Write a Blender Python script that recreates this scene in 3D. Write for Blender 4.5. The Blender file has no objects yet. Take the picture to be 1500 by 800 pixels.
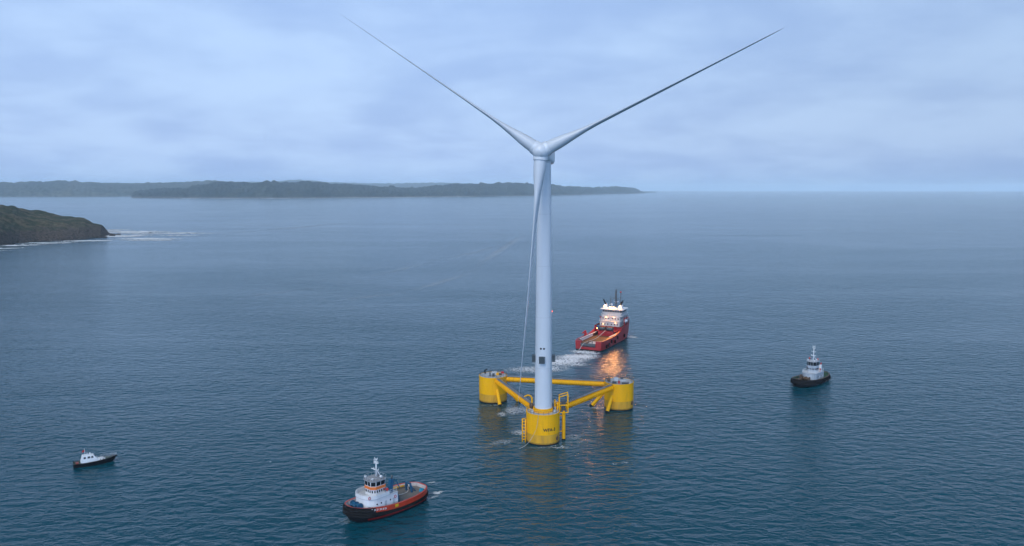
import bpy, bmesh, math, random
from math import sin, cos, pi, radians, sqrt, atan2, hypot
from mathutils import Vector, Matrix, noise
random.seed(7)
scene = bpy.context.scene
COL = scene.collection
V = Vector

# ------------------------------------------------------------------ camera
cam_d = bpy.data.cameras.new("camera"); cam = bpy.data.objects.new("camera", cam_d); COL.objects.link(cam)
CAM_H, PITCH, FPX = 87.0, math.atan(123/1166.67), 1166.67
cam_d.sensor_width = 36; cam_d.lens = 28; cam_d.clip_start = 1; cam_d.clip_end = 200000
cam.location = (0, 0, CAM_H); cam.rotation_euler = (pi/2 - PITCH, 0, 0)
scene.camera = cam

# ------------------------------------------------------------------ world
SUN_EL, SUN_AZ = radians(48), radians(-155)          # azimuth measured from +Y towards +X
world = bpy.data.worlds.new("World"); scene.world = world; world.use_nodes = True
nt = world.node_tree; nt.nodes.clear(); N = nt.nodes; L = nt.links
def wn(t, **k):
    n = N.new(t)
    for a, b in k.items(): setattr(n, a, b)
    return n
def wm(op, a, b=None, c=None, clamp=False):
    n = wn('ShaderNodeMath', operation=op, use_clamp=clamp)
    for i, x in enumerate((a, b, c)):
        if x is None: continue
        if isinstance(x, (int, float)): n.inputs[i].default_value = x
        else: L.new(x, n.inputs[i])
    return n.outputs[0]
out = wn('ShaderNodeOutputWorld'); bg = wn('ShaderNodeBackground'); L.new(bg.outputs[0], out.inputs[0])
bg.inputs[1].default_value = 0.08
sky = wn('ShaderNodeTexSky', sky_type='NISHITA'); sky.sun_disc = False
sky.sun_elevation = SUN_EL; sky.sun_rotation = SUN_AZ; sky.air_density = 2.0; sky.dust_density = 2.0; sky.ozone_density = 3.0
tc = wn('ShaderNodeTexCoord'); sep = wn('ShaderNodeSeparateXYZ'); L.new(tc.outputs['Generated'], sep.inputs[0])
x, y, z = sep.outputs
zp = wm('MAXIMUM', z, 0.0)
den = wm('ADD', zp, 0.22)
cx = wm('DIVIDE', x, den); cy = wm('DIVIDE', y, den)
comb = wn('ShaderNodeCombineXYZ'); L.new(cx, comb.inputs[0]); L.new(cy, comb.inputs[1]); L.new(wm('MULTIPLY', zp, 2.0), comb.inputs[2])
n1 = wn('ShaderNodeTexNoise'); n1.inputs['Scale'].default_value = 1.0; n1.inputs['Detail'].default_value = 6; n1.inputs['Roughness'].default_value = .52; n1.inputs['Distortion'].default_value = .7
L.new(comb.outputs[0], n1.inputs[0])
n2 = wn('ShaderNodeTexNoise'); n2.inputs['Scale'].default_value = 3.4; n2.inputs['Detail'].default_value = 5; n2.inputs['Roughness'].default_value = .5
L.new(comb.outputs[0], n2.inputs[0])
cloud = wm('ADD', wm('MULTIPLY', n1.outputs[0], .62), wm('MULTIPLY', n2.outputs[0], .38))
mr = wn('ShaderNodeMapRange', interpolation_type='SMOOTHSTEP'); L.new(cloud, mr.inputs[0]); mr.inputs[1].default_value = .36; mr.inputs[2].default_value = .66
mixc = wn('ShaderNodeMixRGB'); L.new(mr.outputs[0], mixc.inputs[0])
mixc.inputs[1].default_value = (3.7, 5.45, 9.2, 1); mixc.inputs[2].default_value = (5.1, 7.1, 10.6, 1)
# the cloud deck is thinner (brighter) ahead and high, heavier to the right; overhead and behind are shaped for the light
hz = wn('ShaderNodeMapRange', interpolation_type='SMOOTHSTEP'); L.new(z, hz.inputs[0]); hz.inputs[1].default_value = 0.0; hz.inputs[2].default_value = .24; hz.inputs[3].default_value = 1.04; hz.inputs[4].default_value = 1.06
zen = wn('ShaderNodeMapRange', interpolation_type='SMOOTHSTEP'); L.new(z, zen.inputs[0]); zen.inputs[1].default_value = .20; zen.inputs[2].default_value = .50; zen.inputs[3].default_value = 1.0; zen.inputs[4].default_value = .15  # overhead sky dimmed to darken its reflection in the water
az = wn('ShaderNodeMapRange', interpolation_type='SMOOTHSTEP'); L.new(x, az.inputs[0]); az.inputs[1].default_value = -.15; az.inputs[2].default_value = .6; az.inputs[3].default_value = 1.04; az.inputs[4].default_value = .88
bk = wn('ShaderNodeMapRange', interpolation_type='SMOOTHSTEP'); L.new(y, bk.inputs[0]); bk.inputs[1].default_value = .15; bk.inputs[2].default_value = -.7; bk.inputs[3].default_value = 1.0; bk.inputs[4].default_value = 3.6  # sky behind the camera brightened, added to light the objects
zt_mix = wn('ShaderNodeMixRGB'); zt_mix.blend_type = 'MULTIPLY'
zt_f = wn('ShaderNodeMapRange', interpolation_type='SMOOTHSTEP'); L.new(z, zt_f.inputs[0]); zt_f.inputs[1].default_value = .2; zt_f.inputs[2].default_value = .42
L.new(zt_f.outputs[0], zt_mix.inputs[0]); L.new(mixc.outputs[0], zt_mix.inputs[1]); zt_mix.inputs[2].default_value = (.45, .78, 1, 1)
g = wm('MULTIPLY', wm('MULTIPLY', wm('MULTIPLY', hz.outputs[0], zen.outputs[0]), az.outputs[0]), bk.outputs[0])
sc_ = wn('ShaderNodeVectorMath', operation='SCALE'); L.new(zt_mix.outputs[0], sc_.inputs[0]); L.new(g, sc_.inputs[3])
fin = wn('ShaderNodeMixRGB'); fin.inputs[0].default_value = .88; L.new(sky.outputs[0], fin.inputs[1]); L.new(sc_.outputs[0], fin.inputs[2])
L.new(fin.outputs[0], bg.inputs[0])

sun_d = bpy.data.lights.new("sun", 'SUN'); sun_d.energy = 1.5; sun_d.angle = radians(30); sun_d.color = (1, .94, .84)
sun = bpy.data.objects.new("sun", sun_d); COL.objects.link(sun)
dirv = V((sin(SUN_AZ)*cos(SUN_EL), cos(SUN_AZ)*cos(SUN_EL), sin(SUN_EL)))
sun.rotation_euler = dirv.to_track_quat('Z', 'Y').to_euler(); sun.location = (0, 0, 400)

scene.view_settings.view_transform = 'Standard'; scene.view_settings.look = 'None'
scene.view_settings.exposure = 0.28; scene.view_settings.gamma = 1.0; scene.view_settings.use_curve_mapping = False
scene.render.engine = 'CYCLES'
cy_ = scene.cycles
cy_.max_bounces = 8; cy_.volume_bounces = 5; cy_.transparent_max_bounces = 16; cy_.use_denoising = True; cy_.sample_clamp_indirect = 6; cy_.sample_clamp_direct = 30
cy_.caustics_reflective = False; cy_.caustics_refractive = False

# ------------------------------------------------------------------ helpers
def tag(o, label=None, cat=None, group=None, kind=None):
    for k, v in (('label', label), ('category', cat), ('group', group), ('kind', kind)):
        if v: o[k] = v
    return o
def empty(name, loc=(0, 0, 0), rz=0, **k):
    o = bpy.data.objects.new(name, None); COL.objects.link(o); o.location = loc; o.rotation_euler = (0, 0, rz)
    o.empty_display_size = 1
    return tag(o, **k)
def frame(d):
    d = V(d).normalized(); up = V((0, 0, 1)) if abs(d.z) < .95 else V((1, 0, 0))
    s = d.cross(up).normalized(); return s, s.cross(d).normalized()
class MB:
    def __init__(s): s.v = []; s.f = []; s.m = []; s.s = []
    def add(s, vs, fs, mi=0, sm=False):
        o = len(s.v); s.v += [tuple(p) for p in vs]
        for f in fs: s.f.append(tuple(i+o for i in f)); s.m.append(mi); s.s.append(sm)
        return s
    def box(s, a, b, mi=0, taper=(1, 1), shift=(0, 0)):
        (x0, y0, z0), (x1, y1, z1) = a, b; mx, my = (x0+x1)/2, (y0+y1)/2; hx, hy = (x1-x0)/2, (y1-y0)/2
        vs = [(mx+i*hx, my+j*hy, z0) for i, j in ((-1, -1), (1, -1), (1, 1), (-1, 1))]
        vs += [(mx+shift[0]+i*hx*taper[0], my+shift[1]+j*hy*taper[1], z1) for i, j in ((-1, -1), (1, -1), (1, 1), (-1, 1))]
        return s.add(vs, [(3, 2, 1, 0), (4, 5, 6, 7), (0, 1, 5, 4), (1, 2, 6, 5), (2, 3, 7, 6), (3, 0, 4, 7)], mi)
    def tube(s, pts, r, n=10, mi=0, closed=False, sm=True):
        pts = [V(p) for p in pts]; k = len(pts); rs = r if isinstance(r, (list, tuple)) else [r]*k
        vs = []
        for i, p in enumerate(pts):
            d = (pts[min(i+1, k-1)]-pts[max(i-1, 0)]) if not closed else (pts[(i+1) % k]-pts[i-1])
            a, b = frame(d)
            vs += [p+(a*cos(2*pi*j/n)+b*sin(2*pi*j/n))*rs[i] for j in range(n)]
        fs = []
        for i in range(k if closed else k-1):
            i2 = (i+1) % k
            for j in range(n): fs.append((i*n+j, i*n+(j+1) % n, i2*n+(j+1) % n, i2*n+j))
        s.add(vs, fs, mi, sm)
        if not closed:
            o = len(s.v)-len(vs)
            s.f.append(tuple(o+j for j in range(n))[::-1]); s.m.append(mi); s.s.append(False)
            s.f.append(tuple(o+(k-1)*n+j for j in range(n))); s.m.append(mi); s.s.append(False)
        return s
    def bar(s, p, q, w, h=None, mi=0):
        h = h or w; p, q = V(p), V(q); a, b = frame(q-p)
        vs = [c+a*i*w/2+b*j*h/2 for c in (p, q) for i, j in ((-1, -1), (1, -1), (1, 1), (-1, 1))]
        return s.add(vs, [(3, 2, 1, 0), (4, 5, 6, 7), (0, 1, 5, 4), (1, 2, 6, 5), (2, 3, 7, 6), (3, 0, 4, 7)], mi)
    def rings(s, rings, mi=None, cap0=False, cap1=False, sm=False):
        """closed rings with equal counts, lofted; mi[k] is the material of band k"""
        n = len(rings[0]); vs = [p for r in rings for p in r]; o = len(s.v)
        s.v += [tuple(p) for p in vs]
        for k in range(len(rings)-1):
            for j in range(n):
                m = mi[k] if isinstance(mi, (list, tuple)) else (mi or 0)
                if callable(m): m = m(rings[k][j])
                s.f.append((o+k*n+j, o+k*n+(j+1) % n, o+(k+1)*n+(j+1) % n, o+(k+1)*n+j)); s.m.append(m); s.s.append(sm)
        if cap0: s.f.append(tuple(o+j for j in range(n))[::-1]); s.m.append(0); s.s.append(False)
        if cap1: s.f.append(tuple(o+(len(rings)-1)*n+j for j in range(n))); s.m.append(mi[-1] if isinstance(mi, (list, tuple)) and not callable(mi[-1]) else 0); s.s.append(False)
        return s
    def prism(s, poly, z0, z1, mi=0, scale=1.0, c=None, shift=(0, 0)):
        n = len(poly); c = c or (sum(p[0] for p in poly)/n, sum(p[1] for p in poly)/n)
        b = [(x, y, z0) for x, y in poly]; t = [(c[0]+(x-c[0])*scale+shift[0], c[1]+(y-c[1])*scale+shift[1], z1) for x, y in poly]
        return s.add(b+t, [tuple(range(n))[::-1], tuple(range(n, 2*n))]+[(i, (i+1) % n, n+(i+1) % n, n+i) for i in range(n)], mi)
    def ball(s, c, r, n=12, mi=0, sc=(1, 1, 1)):
        vs = []; m = n//2
        for i in range(1, m):
            t = pi*i/m
            vs += [(c[0]+r*sc[0]*sin(t)*cos(2*pi*j/n), c[1]+r*sc[1]*sin(t)*sin(2*pi*j/n), c[2]+r*sc[2]*cos(t)) for j in range(n)]
        top = len(vs); vs += [(c[0], c[1], c[2]+r*sc[2]), (c[0], c[1], c[2]-r*sc[2])]
        fs = [(i*n+j, i*n+(j+1) % n, (i+1)*n+(j+1) % n, (i+1)*n+j) for i in range(m-2) for j in range(n)]
        fs += [(top, (j+1) % n, j) for j in range(n)]+[(top+1, (m-2)*n+j, (m-2)*n+(j+1) % n) for j in range(n)]
        return s.add(vs, fs, mi, True)
    def build(s, name, mats, parent=None, bevel=0, **k):
        me = bpy.data.meshes.new(name); me.from_pydata(s.v, [], s.f)
        for m in (mats if isinstance(mats, (list, tuple)) else [mats]): me.materials.append(m)
        me.polygons.foreach_set('material_index', s.m); me.polygons.foreach_set('use_smooth', s.s)
        bm = bmesh.new(); bm.from_mesh(me); bmesh.ops.recalc_face_normals(bm, faces=bm.faces)
        for e in bm.edges:
            if len(e.link_faces) == 2 and e.calc_face_angle(0) > .6: e.smooth = False
        bm.to_mesh(me); bm.free()
        o = bpy.data.objects.new(name, me); COL.objects.link(o)
        if parent: o.parent = parent
        if bevel:
            b = o.modifiers.new("bevel", 'BEVEL'); b.width = bevel; b.segments = 2; b.limit_method = 'ANGLE'
        return tag(o, **k)
def railing(mb, pts, h=1.1, step=1.6, r=.035, mi=0, closed=False, mids=2):
    pts = [V(p) for p in pts]; seg = list(zip(pts, pts[1:]+([pts[0]] if closed else pts[1:][:0])))
    if closed: seg = list(zip(pts, pts[1:]+[pts[0]]))
    for a, b in seg:
        n = max(1, round((b-a).length/step))
        for i in range(n):
            p = a.lerp(b, i/n); mb.tube([p, p+V((0, 0, h))], r, 5, mi)
        for j in range(mids): hh = h*(j+1)/mids; mb.tube([a+V((0, 0, hh)), b+V((0, 0, hh))], r, 5, mi)
    if not closed: mb.tube([pts[-1], pts[-1]+V((0, 0, h))], r, 5, mi)

# ------------------------------------------------------------------ materials
def lin(c): return tuple(c)+(1,) if len(c) == 3 else c
def paint(name, col, rough=.45, var=.18, scale=.6, grime=None, gamt=.35, metallic=0, streak=False, coat=0):
    m = bpy.data.materials.new(name); m.use_nodes = True; t = m.node_tree; b = t.nodes['Principled BSDF']
    b.inputs['Roughness'].default_value = rough; b.inputs['Metallic'].default_value = metallic
    if coat: b.inputs['Coat Weight'].default_value = coat
    tc = t.nodes.new('ShaderNodeTexCoord'); n = t.nodes.new('ShaderNodeTexNoise'); n.inputs['Scale'].default_value = scale; n.inputs['Detail'].default_value = 6
    mp = t.nodes.new('ShaderNodeMapping'); t.links.new(tc.outputs['Object'], mp.inputs[0]); t.links.new(mp.outputs[0], n.inputs[0])
    if streak: mp.inputs['Scale'].default_value = (1, 1, .12)
    r = t.nodes.new('ShaderNodeMapRange'); t.links.new(n.outputs[0], r.inputs[0]); r.inputs[1].default_value = .3; r.inputs[2].default_value = .7
    mx = t.nodes.new('ShaderNodeMixRGB'); t.links.new(r.outputs[0], mx.inputs[0])
    mx.inputs[1].default_value = lin([c*(1-var) for c in col]); mx.inputs[2].default_value = lin([min(1, c*(1+var*.5)) for c in col])
    src = mx.outputs[0]
    if grime:
        n2 = t.nodes.new('ShaderNodeTexNoise'); n2.inputs['Scale'].default_value = scale*2.7; n2.inputs['Detail'].default_value = 8; n2.inputs['Roughness'].default_value = .7
        t.links.new(mp.outputs[0], n2.inputs[0])
        r2 = t.nodes.new('ShaderNodeMapRange'); t.links.new(n2.outputs[0], r2.inputs[0]); r2.inputs[1].default_value = .52; r2.inputs[2].default_value = .72; r2.inputs[4].default_value = gamt
        m2 = t.nodes.new('ShaderNodeMixRGB'); t.links.new(r2.outputs[0], m2.inputs[0]); t.links.new(src, m2.inputs[1]); m2.inputs[2].default_value = lin(grime); src = m2.outputs[0]
    t.links.new(src, b.inputs['Base Color'])
    if name in ('black_paint', 'fender_rubber', 'boot_top'): b.inputs['Specular IOR Level'].default_value = .12
    if name.startswith('yellow'): b.inputs['Specular IOR Level'].default_value = .25
    return m
def emis(name, col, strength):
    m = bpy.data.materials.new(name); m.use_nodes = True; b = m.node_tree.nodes['Principled BSDF']
    b.inputs['Base Color'].default_value = lin(col); b.inputs['Emission Color'].default_value = lin(col); b.inputs['Emission Strength'].default_value = strength
    return m
M = dict(
    white=paint('white_paint', (.78, .79, .80), .35, .05, .3, (.45, .40, .34), .25, streak=True),
    tower=paint('tower_paint', (.64, .68, .72), .4, .04, .15, streak=True),
    blade=paint('blade_paint', (.58, .62, .66), .35, .04, .1),
    nacelle=paint('nacelle_paint', (.66, .70, .74), .35, .05, .3),
    yellow=paint('yellow_paint', (.96, .47, .0005), .6, .08, .35, (.46, .22, .03), .4, streak=True),
    grey=paint('grey_deck', (.30, .31, .33), .6, .2, .5, (.16, .15, .15), .6),
    lgrey=paint('pale_grey_paint', (.52, .55, .58), .5, .12, .8, (.2, .2, .2), .4),
    dgrey=paint('dark_grey', (.07, .08, .09), .6, .2, .8),
    black=paint('black_paint', (.012, .013, .016), .5, .3, .6, (.05, .045, .04), .3),
    rubber=paint('fender_rubber', (.015, .015, .016), .85, .3, 1.2),
    red=paint('red_hull', (.36, .018, .022), .4, .15, .4, (.16, .03, .02), .5, streak=True),
    orange=paint('orange_red_hull', (.56, .045, .014), .4, .12, .5, (.28, .09, .04), .5, streak=True),
    boot=paint('boot_top', (.30, .012, .012), .55, .2, .5, (.05, .03, .03), .6),
    orangeband=paint('orange_band', (.80, .20, .04), .45, .08, .8),
    innerwhite=paint('bulwark_inside', (.60, .56, .55), .5, .15, 1.0, (.35, .2, .15), .5),
    deckgreen=paint('tug_deck', (.19, .18, .165), .65, .2, .6, (.10, .08, .06), .6),
    greendeck=paint('green_deck', (.05, .12, .085), .6, .25, .6, (.12, .10, .06), .6),
    wood=paint('deck_planks', (.17, .085, .035), .7, .25, .8, (.10, .06, .03), .6),
    blue=paint('blue_machinery', (.012, .10, .20), .4, .2, .8, (.02, .04, .06), .5),
    ropeblue=paint('blue_rope', (.015, .30, .48), .8, .25, 4),
    teal=paint('teal_net', (.02, .20, .26), .9, .3, 3),
    brown=paint('winch_brown', (.13, .08, .05), .6, .3, 1.5),
    redm=paint('red_machinery', (.50, .02, .025), .4, .15, 1),
    rope=paint('pale_rope', (.50, .48, .45), .85, .2, 4),
    text=paint('lettering', (.02, .02, .02), .6, .1, 1),
    whitetext=paint('white_lettering', (.8, .8, .8), .6, .05, 1),
)
def glass():
    m = bpy.data.materials.new('dark_glass'); m.use_nodes = True; b = m.node_tree.nodes['Principled BSDF']
    b.inputs['Base Color'].default_value = (.012, .016, .022, 1); b.inputs['Roughness'].default_value = .08
    return m
M['glass'] = glass()
M['tuggrey'] = paint('tug_grey_white', (.40, .45, .50), .5, .2, .8, (.14, .15, .16), .6, streak=True)

# ------------------------------------------------------------------ sea
def sea_material():
    m = bpy.data.materials.new('sea_water'); m.use_nodes = True; t = m.node_tree; b = t.nodes['Principled BSDF']
    b.inputs['IOR'].default_value = 1.333; b.inputs['Roughness'].default_value = .14
    tc = t.nodes.new('ShaderNodeTexCoord')
    def nz(scale, rot, sx, sy, detail=3, rough=.55, dist=.4):
        mp = t.nodes.new('ShaderNodeMapping'); mp.inputs['Rotation'].default_value[2] = rot; mp.inputs['Scale'].default_value = (sx, sy, 1)
        n = t.nodes.new('ShaderNodeTexNoise'); n.inputs['Scale'].default_value = scale; n.inputs['Detail'].default_value = detail; n.inputs['Roughness'].default_value = rough; n.inputs['Distortion'].default_value = dist
        t.links.new(tc.outputs['Object'], mp.inputs[0]); t.links.new(mp.outputs[0], n.inputs[0]); return n.outputs[0]
    def ma(op, a, b_, c=None):
        n = t.nodes.new('ShaderNodeMath'); n.operation = op
        for i, q in enumerate((a, b_, c)):
            if q is None: continue
            if isinstance(q, (int, float)): n.inputs[i].default_value = q
            else: t.links.new(q, n.inputs[i])
        return n.outputs[0]
    swell = nz(.055, .25, .7, 1.0, 2)          # ~18 m swell
    chop = nz(.36, -.2, .62, 1.0, 2, .45)             # ~4 m chop
    rip = ma('ADD', nz(.95, .3, .7, 1.0, 3, .45), nz(1.7, -.45, .8, 1.0, 2, .45, .8))           # ripples
    # calm slicks and gust patches modulate the ripple height
    gust = nz(.0045, .35, .35, 1.2, 4, .6, 1.2)
    gr = t.nodes.new('ShaderNodeMapRange'); t.links.new(gust, gr.inputs[0]); gr.inputs[1].default_value = .35; gr.inputs[2].default_value = .65; gr.inputs[3].default_value = .65; gr.inputs[4].default_value = 1.3
    h = ma('ADD', ma('MULTIPLY', swell, .6), ma('MULTIPLY', gr.outputs[0], ma('ADD', ma('MULTIPLY', chop, .68), ma('MULTIPLY', rip, .12))))
    bp = t.nodes.new('ShaderNodeBump'); bp.inputs['Strength'].default_value = 1.0; bp.inputs['Distance'].default_value = 1.0
    t.links.new(h, bp.inputs['Height']); t.links.new(bp.outputs[0], b.inputs['Normal'])
    col = t.nodes.new('ShaderNodeMixRGB'); t.links.new(nz(.003, .2, .5, 1.0, 3), col.inputs[0])
    col.inputs[1].default_value = (.0005, .052, .078, 1); col.inputs[2].default_value = (.001, .068, .098, 1)
    t.links.new(col.outputs[0], b.inputs['Base Color'])
    return m
mb = MB(); R_SEA = 36000.0
ring = [0, 200, 600, 1500, 4000, 12000, R_SEA]; n = 96
vs = [(0, 0, 0)]+[(r*cos(2*pi*j/n), r*sin(2*pi*j/n), 0) for r in ring[1:] for j in range(n)]
fs = [(0, 1+j, 1+(j+1) % n) for j in range(n)]
for k in range(len(ring)-2):
    for j in range(n): fs.append((1+k*n+j, 1+(k+1)*n+j, 1+(k+1)*n+(j+1) % n, 1+k*n+(j+1) % n))
mb.add(vs, fs); sea = mb.build('sea', sea_material(), kind='structure', label='grey blue rippled sea reaching the hazy horizon')

# haze: one even volume round everything
def haze_box():
    mb = MB(); mb.box((-39000, -38000, -3.5), (39000, 39000, 300))
    m = bpy.data.materials.new('haze_air'); m.use_nodes = True; t = m.node_tree
    for nn in list(t.nodes):
        if nn.type == 'BSDF_PRINCIPLED': t.nodes.remove(nn)
    v = t.nodes.new('ShaderNodeVolumePrincipled'); v.inputs['Color'].default_value = (.74, .90, 1.0, 1); v.inputs['Density'].default_value = HAZE
    v.inputs['Anisotropy'].default_value = -.3
    t.links.new(v.outputs[0], [q for q in t.nodes if q.type == 'OUTPUT_MATERIAL'][0].inputs['Volume'])
    mb.build('haze', m, kind='stuff', label='thin blue evening haze over the sea')
HAZE = 4.3e-5
haze_box()

# a pixel of the 1500 x 800 photograph -> point on the plane of height z0 (used only to take the world positions off the photo)
def at(px, py, z0=0.0):
    a = math.atan((py-400)/FPX)+PITCH; Y = (CAM_H-z0)/math.tan(a); d = Y*cos(PITCH)-(z0-CAM_H)*sin(PITCH)
    return V(((px-750)*d/FPX, Y, z0))
def z_at(py, Y):            # height of the point at ground distance Y seen at row py
    a = math.atan((py-400)/FPX)+PITCH; return CAM_H-Y*math.tan(a)
def x_at(px, Y, z0): d = Y*cos(PITCH)-(z0-CAM_H)*sin(PITCH); return (px-750)*d/FPX
def interp(tab, q):
    if q <= tab[0][0]: return tab[0][1]
    for (a, b), (c, d) in zip(tab, tab[1:]):
        if q <= c: return b+(d-b)*(q-a)/(c-a)
    return tab[-1][1]

# ------------------------------------------------------------------ foam
def foam_material(name, scale=.5, stretch=(1, 1), rot=0, thr=.5, soft=.10, amount=1.0):
    m = bpy.data.materials.new(name); m.use_nodes = True; t = m.node_tree; b = t.nodes['Principled BSDF']
    b.inputs['Base Color'].default_value = (.82, .85, .87, 1); b.inputs['Roughness'].default_value = .8
    tc = t.nodes.new('ShaderNodeTexCoord'); mp = t.nodes.new('ShaderNodeMapping'); mp.inputs['Scale'].default_value = (stretch[0], stretch[1], 1); mp.inputs['Rotation'].default_value[2] = rot
    t.links.new(tc.outputs['Object'], mp.inputs[0])
    n = t.nodes.new('ShaderNodeTexNoise'); n.inputs['Scale'].default_value = scale; n.inputs['Detail'].default_value = 7; n.inputs['Roughness'].default_value = .62; n.inputs['Distortion'].default_value = 1.6
    t.links.new(mp.outputs[0], n.inputs[0])
    # ridged: foam gathers in strings
    s1 = t.nodes.new('ShaderNodeMath'); s1.operation = 'SUBTRACT'; t.links.new(n.outputs[0], s1.inputs[0]); s1.inputs[1].default_value = .5
    s2 = t.nodes.new('ShaderNodeMath'); s2.operation = 'ABSOLUTE'; t.links.new(s1.outputs[0], s2.inputs[0])
    s3 = t.nodes.new('ShaderNodeMath'); s3.operation = 'MULTIPLY_ADD'; t.links.new(s2.outputs[0], s3.inputs[0]); s3.inputs[1].default_value = -8.5; s3.inputs[2].default_value = 1.0
    at_ = t.nodes.new('ShaderNodeAttribute'); at_.attribute_name = 'foam_amount'
    ad = t.nodes.new('ShaderNodeMath'); ad.operation = 'ADD'; t.links.new(s3.outputs[0], ad.inputs[0]); t.links.new(at_.outputs['Fac'], ad.inputs[1])
    r = t.nodes.new('ShaderNodeMapRange'); r.interpolation_type = 'SMOOTHSTEP'; t.links.new(ad.outputs[0], r.inputs[0]); r.inputs[1].default_value = 1+thr-soft*2.2; r.inputs[2].default_value = 1+thr+soft*2.2; r.inputs[4].default_value = amount
    t.links.new(r.outputs[0], b.inputs['Alpha'])
    return m
def foam(name, mat, patches, cell, z, label):
    """patches: (x, y, half_x, half_y, rot, peak) on the sea; one sheet per object with a density attribute"""
    vs, fs, dn = [], [], []
    for k, (px_, py_, hx, hy, ro, pk) in enumerate(patches):
        nx = max(4, int(2*hx/cell)); ny = max(4, int(2*hy/cell)); o = len(vs)
        for i in range(nx+1):
            for j in range(ny+1):
                u = -1+2*i/nx; v = -1+2*j/ny; xx = u*hx; yy = v*hy
                vs.append((px_+xx*cos(ro)-yy*sin(ro), py_+xx*sin(ro)+yy*cos(ro), z+.004*k))
                d = max(0, 1-(u*u+v*v)**.5)
                dn.append(pk*min(1, d*1.6))
        fs += [(o+i*(ny+1)+j, o+(i+1)*(ny+1)+j, o+(i+1)*(ny+1)+j+1, o+i*(ny+1)+j+1) for i in range(nx) for j in range(ny)
               if max(dn[o+i*(ny+1)+j], dn[o+(i+1)*(ny+1)+j+1]) > 0]
    me = bpy.data.meshes.new(name); me.from_pydata(vs, [], fs); me.materials.append(mat)
    a = me.attributes.new('foam_amount', 'FLOAT', 'POINT'); a.data.foreach_set('value', dn)
    o = bpy.data.objects.new(name, me); COL.objects.link(o); return tag(o, label=label, kind='stuff')
def fp(px, py, wx, wy, rot=0, pk=.9):       # patch centred under photo pixel with half sizes in metres
    p = at(px, py); return (p.x, p.y, wx, wy, rot, pk)

# ------------------------------------------------------------------ land
def terrain(name, rows_front, rows_back, prof, zr, amp, freq, mat, label, back=True, seed=0, fine=0, ff=.01):
    """rows_front / rows_back: shoreline and ridge points; prof(t) height share from shore to ridge"""
    n = len(rows_front); T = [0, .02, .05, .09, .14, .2, .27, .35, .44, .54, .64, .74, .83, .91, 1.0, 1.1, 1.25, 1.45, 1.7, 2.0]
    vs = []
    for i in range(n):
        a, b = rows_front[i], rows_back[i]
        for t in T:
            if t <= 1: p = a.lerp(b, t); hgt = prof(t)*zr[i]
            else: p = a.lerp(b, t); hgt = zr[i]*(1-(t-1)**1.3)
            nz = noise.fractal(V((p.x*freq, p.y*freq, seed)), .9, 2.1, 6)
            nz2 = noise.noise(V((p.x*freq*6, p.y*freq*6, seed+9)))
            k = min(1, hgt/max(4.0, amp))
            vs.append((p.x+nz*amp*.6*min(1, t*8), p.y+nz2*amp*.5*min(1, t*8), hgt+(nz*amp+nz2*amp*.35+(fine*(noise.noise(V((p.x*ff, p.y*ff, seed)))+.7*noise.noise(V((p.x*ff*3, p.y*ff*3, seed)))) if fine else 0))*k-(1.0 if t == 0 or t == 2 else 0)))
    m = len(T); fs = [(i*m+j, (i+1)*m+j, (i+1)*m+j+1, i*m+j+1) for i in range(n-1) for j in range(m-1)]
    mb = MB(); mb.add(vs, fs, 0, True); return mb.build(name, mat, kind='structure', label=label)
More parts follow.
